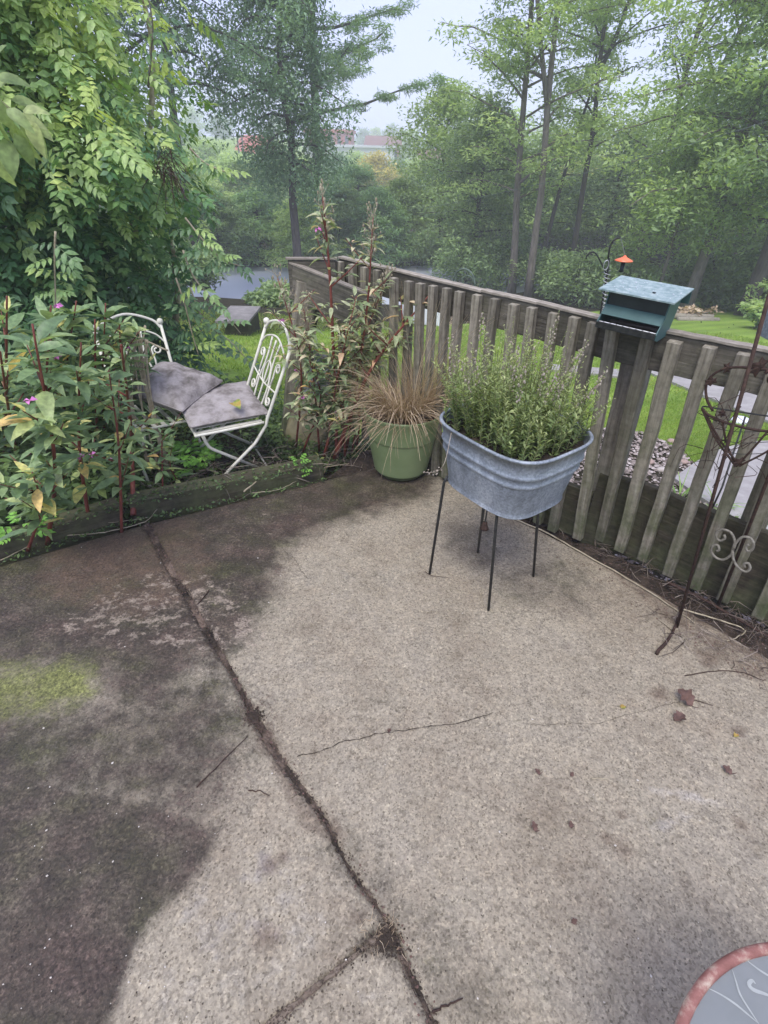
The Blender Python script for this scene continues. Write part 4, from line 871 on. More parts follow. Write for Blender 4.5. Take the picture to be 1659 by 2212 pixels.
#@@PART2
# ------------------------------------------------------------------ bistro chairs
def make_chair(loc, rz, label):
    """x forward, y across, z up; seat 0.43 high"""
    root = empty('bistro_chair', loc, label, 'chair', 'cream bistro chairs in the weeds', rz=rz); root.rotation_euler = (R(-6), 0, rz)
    def ch(name, m_, mat=M['cream'], smooth=True, parent=root):
        return link(name, m_.mesh(name, smooth=smooth), mat, parent)
    wy = .19; zs = .40
    m_ = MB(); c = .035
    ring = [(-.19, -wy), (.16, -wy), (.19, -wy+.03), (.19, wy-.03), (.16, wy), (-.19, wy)]
    m_.tube(spline([[x, y, zs] for x, y in ring], 40), .008, 8); ch('seat_frame', m_)
    for i in range(7):
        y = -wy+.03+i*(2*wy-.06)/6; m_ = MB(); m_.box((0, y, zs-.002), (.37, .022, .005)); ch('seat_slat', m_, smooth=False)
    for s in (-1, 1):
        y = s*wy
        # long leg: backrest post runs down to the front foot
        top = np.array([-.37, y, .81]); mid = np.array([-.205, y, zs]); kink = np.array([-.14, y, .29]); foot = np.array([.20, y*1.03, 0.0])
        m_ = MB(); m_.tube(np.array([top, top*.5+mid*.5, mid+[-.006, 0, .02], mid+[.004, 0, -.02], kink+[-.012, 0, .02], kink+[.014, 0, -.016], (kink+foot)/2, foot]), .0095, 8); bpo = ch('back_post', m_)
        m_ = MB(); m_.sphere(top+[0, 0, .012], .019, 12); ch('finial', m_, parent=bpo)
        m_ = MB(); y2 = s*(wy-.022); m_.tube(np.array([[.155, y2, zs-.008], [.14, y2, .33], [.128, y2, .30], [.11, y2, .28], [-.24, y2, 0.0]]), .0095, 8); ch('leg', m_)
    m_ = MB(); m_.tube([[-.20, -wy+.02, .05], [-.20, wy-.02, .05]], .006, 6); ch('stretcher', m_)
    # backrest plane: from (x=-.205,z=.43) to (-.30,.86)
    def bp(y, v):  # v 0..1 up the back
        return [-.205-.165*v, y, zs+(.81-zs)*v]
    def tb(name, pts, r_, n=26):
        m_ = MB(); m_.tube(spline([bp(*p_) for p_ in pts], n), r_, 7); return ch(name, m_)
    tb('back_rail', [(-wy, .93), (-wy*.75, 1.06), (0, 1.16), (wy*.75, 1.06), (wy, .93)], .008)
    tb('inner_arch', [(-wy, .74), (-wy*.7, .88), (0, .97), (wy*.7, .88), (wy, .74)], .0055)
    tb('cross_rail', [(-wy, .06), (0, .06), (wy, .06)], .006, 6)
    tb('cross_rail', [(-wy, .40), (0, .36), (wy, .40)], .0045, 10)
    for y in (-.062, .0, .062):
        tb('back_bar', [(y, .06), (y*1.15, .35), (y*.8, .65), (y, .93)], .006, 16)
    for s in (-1, 1):
        m_ = MB(); sp_ = [bp(s*(.125+.030*math.cos(a)*r_), .66+.065*math.sin(a)*r_) for a, r_ in zip(np.linspace(PI, -1.6*PI, 22), np.linspace(1, .35, 22))]
        sp2 = [bp(s*.095, .40), bp(s*.10, .53)]; m_.tube(np.array(sp2+sp_), .0055, 6); ch('scroll', m_)
        m_ = MB(); sp_ = [bp(s*(.125+.030*math.cos(a)*r_), .22+.065*math.sin(a)*r_) for a, r_ in zip(np.linspace(PI, 3.6*PI, 22), np.linspace(1, .35, 22))]
        m_.tube(np.array([bp(s*.095, .44), bp(s*.097, .32)]+sp_), .0055, 6); ch('scroll', m_)
    m_ = MB(); m_.tube(np.array([bp(.045*math.cos(a), .50+.15*math.sin(a)) for a in np.linspace(0, 2*PI, 24)]), .0042, 6, caps=False); ch('scroll', m_)
    return root
def copy_tree(o, parent=None):
    c = o.copy(); col.objects.link(c); c.parent = parent
    for k in list(o.children): copy_tree(k, c)
    return c
CH1 = (-.975, 2.815, -.085); CH1R = R(210)
chair = make_chair(CH1, CH1R, "cream wrought iron bistro chair facing left with flat grey seat cushion")
chair2 = copy_tree(chair); chair2.location = (-1.35, 2.85, -.13); chair2.rotation_euler = (R(-3), 0, R(-50)); chair2['label'] = "left bistro chair half hidden in weeds with a tilted grey pillow on it"
def cushion(name, loc, size, rot, label, seed, puff=1.0):
    g = np.random.default_rng(seed); n = 26; root = empty(name, loc, label, 'cushion'); L, Wd, T = size
    u = np.linspace(-1, 1, n); U, V = np.meshgrid(u, u); e = (1-np.abs(U)**2.6)*(1-np.abs(V)**2.6)
    e = np.clip(e, 0, 1)**.45*puff; wv = .10*np.sin(U*5+1)*np.cos(V*4.2)+.08*np.sin(U*11+V*7)
    pinch = 1-.06*(np.abs(U)**2*np.abs(V)**2)*0+(-.05*(1-np.abs(U*V)))
    Rm = np.array(rot.to_matrix()) if hasattr(rot, 'to_matrix') else np.array(rot)
    out = MB()
    for s in (1, -1):
        Zt = s*T/2*(e*(1+wv*(s > 0))+.10)
        A = np.stack([U*L/2*pinch, V*Wd/2*pinch, Zt], -1) @ Rm.T + np.array(loc)
        if s < 0: A = A[::-1]
        out.grid(A)
    # side strip
    def edge(s):
        Zt = s*T/2*.10; q = [(a, -1) for a in u]+[(1, a) for a in u[1:]]+[(a, 1) for a in u[::-1][1:]]+[(-1, a) for a in u[::-1][1:]]
        return np.array([[a*L/2*(1-.05*(1-abs(a*b_))), b_*Wd/2*(1-.05*(1-abs(a*b_))), Zt] for a, b_ in q]) @ Rm.T+np.array(loc)
    out.grid(np.stack([edge(-1), edge(1)]))
    part('cover', out, M['cushion'], root, True)
    m_ = MB(); m_.tube((edge(1)+edge(-1))/2, .0045, 5, caps=False); part('piping', m_, M['cushion'], root, True)
    return root
from mathutils import Euler
c0 = np.array(CH1)+np.array([0, 0, .432]); cushion('seat_cushion', tuple(c0+[.012, 0, .012]), (.44, .42, .07), Euler((R(-6), R(-1), CH1R)), "flat grey mildewed seat cushion on the right hand cream chair", 3, .8)
# turned leaf lying on the cushion
V, Fc = leaf_tmpl(.38, .25, .25, 5); lp_ = P(508, 880, .395); m_ = MB(); Rl = np.array(Euler((R(8), R(-6), R(-50))).to_matrix()); m_.add(V*.085 @ Rl.T + lp_+[-.02, .035, .012], Fc)
solo('fallen_leaf', m_, M['turnleaf'], tuple(lp_), "curled yellow and brown leaf lying on the flat grey seat cushion", 'leaf', smooth=True)
pp = (-1.25, 2.89, .425)
cushion('throw_pillow', pp, (.42, .38, .14), Euler((R(6), R(7), R(-20))), "puffed grey mildewed pillow resting tilted on the left white chair", 4, 1.0)

# ------------------------------------------------------------------ green pot with dry grass
PC = (.093, 2.70)
pot = empty('flower_pot', (*PC, 0), "round light green plastic pot with a darker base, holding dry brown grass", 'pot')
hP = .37
m_ = MB(); pr_ = [(.150, .040), (.153, .06), (.170, .14), (.183, .225), (.1835, .232), (.189, .236), (.1895, .242), (.197, .30), (.2045, .352), (.207, .357), (.2085, .365), (.207, .370), (.203, .370), (.199, .362), (.190, .30), (.188, .29)]
m_.lathe([(r_*1.06, z*1.10) for r_, z in pr_], 56, (*PC, 0)); part('shell', m_, M['pot'], pot, True)
m_ = MB(); m_.lathe([(.001, .004), (.124, .004), (.134, .010), (.146, .032), (.155, .046), (.161, .054)], 56, (*PC, 0)); part('base', m_, M['potbase'], pot, True)
m_ = MB(); A = []
for i in range(9): A.append([[PC[0]+(.205*i/8)*math.cos(a), PC[1]+(.205*i/8)*math.sin(a), .34+rng.random()*.012] for a in np.linspace(0, 2*PI, 30, endpoint=False)])
m_.grid(A, closed=True); part('potting_soil', m_, M['soil'], pot)
def blades(name, N, base, baser, length, lean, curl, width, mat, parent, seed, tint=(0, 1), bias=(0, 0), seg=5, kind='stuff', droop=.6):
    g = np.random.default_rng(seed); V = []; Fc = []; T = []
    n0 = 0
    az = g.random(N)*2*PI; rr = baser*np.sqrt(g.random(N)); L = length*(.45+.65*g.random(N)); le = lean*(.2+g.random(N))
    for i in range(N):
        p0 = np.array([base[0]+rr[i]*math.cos(az[i]), base[1]+rr[i]*math.sin(az[i]), base[2]]); a2 = az[i]+g.normal()*.6; dh = np.array([math.cos(a2)+bias[0], math.sin(a2)+bias[1], 0])
        sd = np.array([-math.sin(a2), math.cos(a2), 0]); sd = nrm(sd+np.array([0, 0, g.normal()*.5])); w_ = width*(.6+.8*g.random()); t_ = tint[0]+(tint[1]-tint[0])*g.random(); bend = g.normal()*.12
        for j in range(seg+1):
            s = j/seg; ang = le[i]+curl*s*droop*(.6+.8*((i*7 % 13)/13)); 
            q = p0+dh*L[i]*s*math.sin(min(ang, 2.3))*.9+np.array([0, 0, L[i]*s*math.cos(min(ang, 2.3))])+sd*bend*L[i]*s*s
            ww = w_*(1-s*.8); V += [q-sd*ww/2, q+sd*ww/2]; T += [t_, t_]
            if j < seg: Fc.append([n0+2*j, n0+2*j+1, n0+2*j+3, n0+2*j+2])
        n0 += 2*(seg+1)
    org = np.array(parent.location) if parent is not None else np.zeros(3)
    me = np_mesh(name, np.array(V)-org, np.array(Fc), np.array(T)); me.materials.append(mat); o = link(name, me, None, parent); 
    if kind: o['kind'] = kind
    return o
dg = empty('dry_grass', (*PC, .31), "clump of dry straw coloured ornamental grass growing in the green pot", 'grass')
blades('blades', 800, (*PC, .34), .11, .50, .50, 1.2, .0042, M['straw'], dg, 5, (0, .95), (.12, 0))
blades('blades', 260, (PC[0]+.09, PC[1]+.02, .34), .07, .72, .24, .6, .0036, M['straw'], dg, 6, (.3, 1), (.25, .0))
blades('blades', 260, (PC[0]-.02, PC[1]-.03, .34), .12, .40, .9, 1.3, .0045, M['straw'], dg, 8, (0, .8), (-.35, -.1))

# ------------------------------------------------------------------ galvanised tub on rods
TC = np.array([.468, 1.742]); ax1 = np.array([.60, -.80]); ax2 = np.array([.80, .60])
tub = empty('planter_tub', (TC[0], TC[1], 0), "galvanised steel tub with two ribs standing on four thin rods", 'planter')
def rrect(hx, hy, r_, n=64):
    out = []
    for i in range(n):
        a = 2*PI*i/n; c, s = math.cos(a), math.sin(a); e = 2/3.6
        out.append((math.copysign(abs(c)**e, c)*hx, math.copysign(abs(s)**e, s)*hy))
    return out
def tubring(hx, hy, z, grow=0): return [[*(TC+ax1*(x)+ax2*(y)), z] for x, y in rrect(hx+grow, hy+grow, 0)]
z0_, z1_ = .505, .772
def dims(z): t = (z-z0_)/(z1_-z0_); return .198+.048*t, .170+.045*t
rows = []
prof = [(.0, -.002), (.004, .003), (.010, .004), (.016, .001), (.022, 0), (.03, 0), (.10, 0), (.138, 0)]
for c_ in (.152, .190):
    prof += [(c_-.011, 0), (c_-.007, .0035), (c_, .0065), (c_+.007, .0035), (c_+.011, 0)]
prof += [(.225, 0), (.258, 0)]
for dz, gr_ in prof: h1, h2 = dims(z0_+dz); rows.append(tubring(h1, h2, z0_+dz, gr_))
for a in np.linspace(-.5*PI, 1.1*PI, 9):   # rolled rim
    h1, h2 = dims(z1_-.004); rows.append(tubring(h1, h2, z1_-.004+.006*math.sin(a), .0+.006*math.cos(a)))
for dz in (.25, .15, .05): h1, h2 = dims(z0_+dz); rows.append(tubring(h1, h2, z0_+dz, -.004))
m_ = MB(); m_.grid(rows, closed=True); part('shell', m_, M['galv'], tub, True)
m_ = MB(); h1, h2 = dims(z0_); fl_ = tubring(h1, h2, z0_+.004, -.001); m_.add(fl_, [tuple(range(64))]); part('bottom', m_, M['galv'], tub)
m_ = MB(); A = []
for i in range(8):
    h1, h2 = dims(z1_-.05); A.append([[*(TC+(ax1*x+ax2*y)*(i/7)), z1_-.045+rng.random()*.01] for x, y in rrect(h1-.006, h2-.006, 0)])
m_.grid(A, closed=True); part('potting_soil', m_, M['soil'], tub)
m_ = MB(); m_.tube(tubring(*dims(z0_), z0_+.006, .003)+[tubring(*dims(z0_), z0_+.006, .003)[0]], .004, 6, caps=False); part('foot_ring', m_, M['galv'], tub, True)
feet = [P(928, 1240), P(1055, 1318), P(1152, 1245), P(1032, 1193)]
ltop = [P(951, 1042, z0_), P(1073, 1112, z0_), P(1169, 1085, z0_), P(1043, 1092, z0_+.0)]
for f_, t_ in zip(feet, ltop):
    top_ = np.array([t_[0], t_[1], z0_+.03]); inward = np.array([*(TC-t_[:2]), 0])*.10
    m_ = MB(); m_.tube([f_+[0, 0, .001], t_+inward*.6, top_+inward], .0058, 8); part('rod', m_, M['iron'], tub, True)
m_ = MB(); a_ = P(1050, 1100, z0_); b_ = P(1048, 1128, .43); a_[:2] = b_[:2]; m_.tube([a_+[0, 0, .02], b_], .003, 6)
bell = empty('small_bell', tuple(b_+[0, 0, -.03]), "small rusty bell hanging under the galvanised tub", 'bell')
part('hanger', m_, M['iron'], bell)
m_ = MB(); m_.lathe([(.003, .002), (.008, .0), (.011, -.012), (.014, -.022), (.018, -.030), (.016, -.030), (.010, -.02)], 16, tuple(b_)); part('bell_body', m_, M['rust'], bell, True)
# herb growing in the tub
hb = empty('herb_plant', (TC[0], TC[1], .72), "bushy green herb with fine leaves and faded pale flower spikes filling the galvanised tub", 'plant')
g = np.random.default_rng(21); pos = []; dr = []; nnn = []; sz = []; ti = []; stm = MB(); tips = []
for i in range(240):
    x, y = g.uniform(-1, 1, 2); h1, h2 = dims(z1_); p0 = np.array([*(TC+ax1*x*h1*.80+ax2*y*h2*.80), z1_-.045])
    ctr = 1-.55*(x*x+y*y)/2; Lh = (.10+.22*g.random()*ctr+.05*(x < 0.4)); tall = i < 46
    if tall: Lh = .26+.17*g.random(); p0[:2] = TC+(p0[:2]-TC)*.85
    d0 = nrm([(x*ax1[0]+y*ax2[0])*.16+g.normal()*.13, (x*ax1[1]+y*ax2[1])*.16+g.normal()*.13, 1]); p1 = p0+d0*Lh*.5; p2 = p0+d0*Lh+np.array([g.normal()*.02, g.normal()*.02, 0])
    sp_ = spline([p0, p1, p2], 6); stm.tube(sp_, np.linspace(.0016, .0008, 6), 3, caps=False, t=.4)
    if tall: tips.append(sp_)
    nl_ = int(Lh/.0085) 
    for k in range(nl_):
        s = (k+1)/nl_; 
        if tall and s > .75 and k % 2: continue
        q = sp_[min(5, int(s*5))]*(1-(s*5-int(s*5)))+sp_[min(5, int(s*5)+1)]*(s*5-int(s*5))
        for m2 in range(2):
            a = g.random()*2*PI; pos.append(q); dr.append([math.cos(a), math.sin(a), .45+.5*g.random()]); nnn.append([g.normal()*.3, g.normal()*.3, 1]); sz.append((.024 if s < .7 else .015)*(.6+.7*g.random())*(1 if not tall or s < .6 else .6)); ti.append(np.clip(.18+.55*s+g.normal()*.15, 0, 1))
part('stems', stm, M['greenstem'], hb, kind='stuff')
rot = frames(np.array(dr), np.array(nnn)); V, Fc, tt = scatter(QT*[1, .30, 1], QF, np.array(pos), rot, np.array(sz), np.array(ti))
me = np_mesh('leaves', V-np.array(hb.location), Fc, tt); me.materials.append(M['herb']); tag(link('leaves', me, None, hb), kind='stuff')
for i, sp_ in enumerate(tips):
    if i % 2: continue
    m_ = MB(); 
    for k in range(22):
        s = .62+.38*k/22; q = sp_[min(4, int(s*5))]*(1-(s*5-int(s*5)))+sp_[min(5, int(s*5)+1)]*(s*5-int(s*5)) if s < 1 else sp_[-1]
        a = g.random()*2*PI; c_ = q+np.array([math.cos(a), math.sin(a), 0])*.006*(.6+g.random()); m_.sphere(c_, .0032*(.5+.8*g.random()), 4, (1, 1, 1.3))
    part('flower_spike', m_, M['bloom'], hb)
# a stray flowering stem hanging out at the left
sp_ = spline([P(975, 935, .76), P(960, 1000, .70), P(940, 1020, .62), P(915, 1020, .58)], 14); m_ = MB(); m_.tube(sp_, .0011, 4)
for k in range(16): q = sp_[-1-(k % 8)]; m_.sphere(q+g.normal(size=3)*.004, .003, 4)
part('trailing_stem', m_, M['bloom'], hb)

# ------------------------------------------------------------------ bird feeder on the rail
lipL = P(1282, 694, 1.085); lipR = P(1424, 727, 1.078); fx = nrm(lipR-lipL); FW = np.linalg.norm(lipR-lipL); fz = nrm(np.array([0, 0, 1.])-fx*fx[2]); fy = np.cross(fz, fx)  # fy: away from the patio
if fy[1] < 0: fy = -fy
fo = lipL+fy*.0
feeder = empty('bird_feeder', tuple(fo+fx*FW/2+fy*.08+np.array([0, 0, -.03])), "teal metal box bird feeder with sloping roof sitting on the fence rail", 'bird feeder')
def fp(a, b_, c): return fo+fx*a+fy*b_+fz*c   # along, back, up
def fquad(name, pts, mat, th=.004, nv=None):
    pts = np.array(pts); nv = nrm(np.cross(pts[1]-pts[0], pts[2]-pts[0])); m_ = MB()
    k = len(pts); m_.add(np.vstack([pts-nv*th/2, pts+nv*th/2]), [tuple(range(k))[::-1], tuple(range(k, 2*k))]+[(i, (i+1) % k, (i+1) % k+k, i+k) for i in range(k)])
    return part(name, m_, mat, feeder)
W0, W1 = .012, FW-.012
# side panels: body plus the tray cheek
for s, (xa) in enumerate((W0, W1)):
    fquad('side_panel', [fp(xa, .045, .045), fp(xa, .0, .0), fp(xa, .005, -.018), fp(xa, .040, -.030), fp(xa, .165, -.034), fp(xa, .200, .1165), fp(xa, .055, .1075), fp(xa, .048, .085)], M['teal'])
fquad('front_window', [fp(W0+.003, .052, .053), fp(W1-.003, .052, .053), fp(W1-.003, .056, .1075), fp(W0+.003, .056, .1075)], M['smoke'])
fquad('hood', [fp(W0+.001, .022, .026), fp(W1-.001, .022, .026), fp(W1-.001, .048, .056), fp(W0+.001, .048, .056)], M['teal'], .003)
fquad('tray_lip', [fp(W0, -.002, -.014), fp(W1, -.002, -.014), fp(W1, -.004, .004), fp(W0, -.004, .004)], M['iron'], .008)
fquad('tray_floor', [fp(W0, .0, -.016), fp(W1, .0, -.016), fp(W1, .05, -.024), fp(W0, .05, -.024)], M['smoke'], .003)
fquad('base_panel', [fp(W0, .045, -.026), fp(W1, .045, -.026), fp(W1, .165, -.032), fp(W0, .165, -.032)], M['teal'], .003)
fquad('back_panel', [fp(W0, .165, -.03), fp(W1, .165, -.03), fp(W1, .200, .115), fp(W0, .200, .115)], M['teal'], .003)
m_ = MB(); m_.tube([fp(W0, .003, .0), fp(W1, .003, .0)], .0018, 4); m_.tube([fp(W0, .022, .0), fp(W1, .022, .0)], .0018, 4)
part('perch_grille', m_, M['wire'], feeder)
for i in range(9):
    m_ = MB(); xx = W0+(W1-W0)*(i+.5)/9; m_.tube([fp(xx, .003, .001), fp(xx+.008, .022, .001)], .0014, 4); part('grille_bar', m_, M['wire'], feeder)
e_ = -.012
fquad('roof', [fp(-.016, e_+.02, .108), fp(FW+.010, e_+.02, .108), fp(FW+.012, .225, .122), fp(-.016, .225, .122)], M['tealroof'], .005)
fquad('roof_flap', [fp(-.010, .226, .120), fp(FW+.008, .226, .120), fp(FW+.010, .232, .070), fp(-.010, .232, .070)], M['teal'], .003)
m_ = MB(); qh = fp(FW*.66, .075, .1165); m_.tube([qh, qh+fz*.0018], [.006, .006], 10); part('roof_hole', m_, M['smoke'], feeder)
m_ = MB()
for i in range(26):
    q = fp(random.uniform(.0, FW), random.uniform(.03, .20), 0); qz = .1115+.014*((q-fo)@fy-.008)/.217; m_.sphere(q+fz*(qz+.0005), random.uniform(.0012, .003), 5, (1.3, 1, .3))
part('droppings', m_, M['white'], feeder, kind='stuff')
m_ = MB(); m_.sphere(P(1400, 760, .99)-nF*.012, .03, 10, (1, .6, 1)); 

# ------------------------------------------------------------------ shepherd's hook with coil, orange feeder, wire cage
hx_, hy_ = 1.247, 3.3; gz_ = float(G(hx_, hy_))
hk = empty('shepherd_hook', (hx_, hy_, gz_), "dark garden shepherd's hook with a bright coiled spring, beyond the fence", 'garden hook')
b0 = D(1303, 760, 3.3); b0[2] = gz_; t0_ = D(1312, 590, 3.3); m_ = MB(); m_.tube(spline([b0, (b0+t0_)/2, t0_, D(1314, 555, 3.3), D(1319, 530, 3.3), D(1328, 517, 3.3), D(1340, 513, 3.3)], 30), .0055, 7); part('pole', m_, M['iron'], hk, True)
m_ = MB(); m_.tube(spline([t0_-[0, 0, .01], D(1290, 552, 3.3), D(1278, 545, 3.3), D(1268, 552, 3.3), D(1266, 560, 3.3)], 22), .004, 6); part('side_arm', m_, M['iron'], hk, True)
m_ = MB(); A = []
for i in range(240):
    s = i/239; a = s*2*PI*13; c_ = b0*0+D(1312-8*s, 585+115*s, 3.3); A.append(c_+[.017*math.cos(a), .017*math.sin(a), 0])
m_.tube(A, .0022, 5); part('coil', m_, M['wire'], hk, True)
m_ = MB(); m_.tube(np.array([D(1309, 573, 3.29)+np.array([.014*math.cos(a), 0, .026*math.sin(a)]) for a in np.linspace(0, 2*PI, 20)]), .0026, 5, caps=False); part('ring', m_, M['wire'], hk, True)
dc = D(1348, 562, 3.3)
of = empty('hummingbird_feeder', tuple(dc), "small flat cone shaped orange feeder roof hanging from the garden hook", 'feeder')
m_ = MB(); m_.lathe([(.0, .026), (.006, .024), (.012, .016), (.030, .008), (.050, -.001), (.050, -.004), (.02, -.002), (.001, -.001)], 28, tuple(dc)); part('roof_dish', m_, M['orange'], of, True)
m_ = MB(); m_.tube([dc+[0, 0, .022], D(1341, 513, 3.3)], .0012, 5); part('hanger', m_, M['wire'], of)
m_ = MB(); m_.lathe([(.001, 0), (.012, -.003), (.012, -.05), (.016, -.06), (.001, -.066)], 14, tuple(dc)); part('tube', m_, M['smoke'], of, True)
cg = D(1266, 562, 3.3); cgr = empty('wire_cage', tuple(cg), "small wire suet cage hanging left of the coiled garden hook", 'feeder')
def cagebar(a, b_): m_ = MB(); m_.tube([cg+np.array(a), cg+np.array(b_)], .0012, 4); part('cage_wire', m_, M['iron'], cgr)
cw, chh, cdp = .030, .090, .018
for sx in (-1, 1):
    for sy in (-1, 1): cagebar((sx*cw, sy*cdp, -.01), (sx*cw, sy*cdp, -chh))
for zz in (-.01, -.05, -chh):
    for sy in (-1, 1): cagebar((-cw, sy*cdp, zz), (cw, sy*cdp, zz))
    for sx in (-1, 1): cagebar((sx*cw, -cdp, zz), (sx*cw, cdp, zz))
# arched hook clamped on the rail
A0 = P(984, 640, .98); A1_ = P(1029, 650, .98); ah = empty('rail_hook', tuple((A0+A1_)/2), "arched green iron bracket hooked over the top rail of the fence", 'hook')
ex = nrm(A1_-A0); r_ = np.linalg.norm(A1_-A0)/2; cc = (A0+A1_)/2+[0, 0, .075]
m_ = MB(); m_.tube(np.vstack([[A0+nF*-.03], arc(cc-nF*.03, r_, PI, 0, 16, ex, (0, 0, 1)), [A1_-nF*.03+[0, 0, -.05]]]), .0045, 6); part('arch', m_, M['greeniron'], ah, True)
m_ = MB(); m_.tube(np.array(spiral(cc-nF*.03+ex*r_*.25, r_*.75, r_*.2, .1, 1.5*PI, 18, ex, (0, 0, 1))), .0035, 6); part('scroll', m_, M['greeniron'], ah, True)

# ------------------------------------------------------------------ wrought iron plant stand at the right edge
pxp = lambda q: (829.5+F_PX*((np.asarray(q)-CAM)@rt)/((np.asarray(q)-CAM)@fwd), 1106-F_PX*((np.asarray(q)-CAM)@up)/((np.asarray(q)-CAM)@fwd))
def FP(x, y, off=.08):
    """point seen at a pixel on the vertical plane standing off in front of the slats"""
    d = ray(x, y); p0 = (tops[18][0]+tops[18][1])/2; t = ((p0-nF*off-CAM)@nF)/(d@nF); return CAM+t*d
pf1 = P(1462, 1355, 0); pf2 = P(1548, 1316, 0)
ps = empty('plant_stand', tuple(pf2), "rusty wrought iron plant stand with scrolls and leaf trimmed ring at the right edge", 'plant stand')
def along(f_, xt, yt, zt): 
    q = P(xt, yt, zt); return q
# rods
r1t = FP(1657, 655, .20); m_ = MB(); m_.tube([pf1, pf1+(r1t-pf1)*1.08], .0062, 7); part('rod', m_, M['rust'], ps, True)
r2t = FP(1700, 930, .12); m_ = MB(); m_.tube([pf2, pf2+(r2t-pf2)*1.5], .0062, 7); part('rod', m_, M['rust'], ps, True)
pf3 = P(1560, 1052, .15); r3t = P(1610, 900, .42)
m_ = MB(); m_.tube([[pf3[0], pf3[1], -.03], pf3, r3t], .005, 6); part('rod', m_, M['iron'], ps, True)
# scrolls fixed to the second rod
sc0 = pf2+(r2t-pf2)*.30; ex2 = nrm(np.cross([0, 0, 1.], fwd*[1, 1, 0])); ex2 = -ex2 if ex2[0] < 0 else ex2; ez2 = np.array([0, 0, 1.])
def scrollpart(px_list, n=26, r_=.0050):
    base_y = sc0[1]; m_ = MB(); m_.tube(spline([FP(x, y, .10) for x, y in px_list], n), r_, 6); part('scroll', m_, M['scroll'], ps, True)
scrollpart([(1583, 1188), (1587, 1168), (1578, 1150), (1562, 1144), (1550, 1149), (1547, 1160), (1555, 1168), (1566, 1163), (1564, 1155)])
scrollpart([(1583, 1188), (1578, 1200), (1562, 1209), (1546, 1204), (1536, 1190), (1541, 1178), (1551, 1178), (1553, 1188), (1547, 1190)])
scrollpart([(1585, 1185), (1590, 1172), (1604, 1160), (1620, 1162), (1628, 1174), (1624, 1188), (1614, 1190), (1611, 1180), (1618, 1176)])
scrollpart([(1583, 1192), (1584, 1208), (1594, 1225), (1610, 1235), (1620, 1228), (1617, 1217), (1608, 1218), (1609, 1226)])
# hoop, ribs and iron leaves
hc = P(1640, 930, .62); HY = hc[1]
def hp(x, y, dy=0.): return FP(x, y, .16-dy*.7)
m_ = MB(); m_.tube(spline([hp(1516, 882), hp(1530, 896), hp(1560, 910), hp(1600, 922), hp(1650, 931), hp(1720, 935)], 22), .0045, 6); part('hoop', m_, M['rust'], ps, True)
m_ = MB(); m_.tube(spline([hp(1516, 882), hp(1522, 878, .05), hp(1560, 884, .1), hp(1620, 893, .12), hp(1700, 905, .1)], 22), .0028, 6); part('hoop', m_, M['iron'], ps, True)
for a_, b_ in (((1516, 882), (1584, 1000)), ((1560, 910), (1590, 1003)), ((1520, 884), (1600, 1008)), ((1720, 935), (1598, 1006)), ((1660, 930), (1590, 1008))):
    m_ = MB(); m_.tube(spline([hp(*a_), hp((a_[0]+b_[0])/2-4, (a_[1]+b_[1])/2+6), hp(*b_)], 10), .0036, 6); part('rib', m_, M['rust'], ps, True)
for k in range(3):
    y = 925+k*24; x0 = 1540+k*16; m_ = MB(); m_.tube(spline([hp(x0, y), hp(1600, y+8, .04), hp(1690, y+4, .03)], 10), .0012, 4); part('basket_wire', m_, M['iron'], ps, True)
m_ = MB(); m_.tube(spline([hp(1540, 888), hp(1527, 862), hp(1526, 830), hp(1545, 806), (hp(1580, 794)), hp(1625, 795), hp(1665, 800)], 26), .0045, 6); part('vine_bar', m_, M['rust'], ps, True)
m_ = MB(); m_.tube(np.array(spiral(hp(1672, 815), .035, .012, PI*.9, -1.2*PI, 22, ex2, ez2)), .005, 6); part('scroll', m_, M['rust'], ps, True)
def ileaf(x, y, sz_, rot_, dy=-.01):
    c_ = hp(x, y, dy); k = [(0, -.5), (.25, -.25), (.62, -.32), (.45, 0), (.55, .3), (.2, .22), (0, .62), (-.2, .22), (-.55, .3), (-.45, 0), (-.62, -.32), (-.25, -.25)]
    cr_, sr_ = math.cos(rot_), math.sin(rot_); v = [c_+(ex2*(a*cr_-b_*sr_)+ez2*(a*sr_+b_*cr_))*sz_ for a, b_ in k]
    m_ = MB(); v = np.array(v); m_.add(np.vstack([v, v+fwd*.003, [c_-fwd*.006]]), [(i, (i+1) % 12, 24) for i in range(12)]+[tuple(range(12, 24))]+[((i+1) % 12, i, 12+i, 12+(i+1) % 12) for i in range(12)]); part('iron_leaf', m_, M['rust'], ps)
ileaf(1536, 824, .034, .3); ileaf(1570, 795, .03, 1.9); ileaf(1640, 792, .052, 1.2); ileaf(1560, 893, .026, 2.2); ileaf(1596, 998, .034, .8); ileaf(1672, 935, .03, 2)

m_ = MB(); g = np.random.default_rng(31)
for k in range(26):
    q = hp(1590+g.normal()*38, 945+g.normal()*40, g.normal()*.03); q2 = q+g.normal(size=3)*[.06, .03, .07]; q3 = q2+g.normal(size=3)*[.05, .03, .06]; m_.tube(spline([q, q2, q3], 6), np.linspace(.0018, .0008, 6), 3, caps=False)
part('dry_tendrils', m_, M['rust'], ps, kind='stuff')

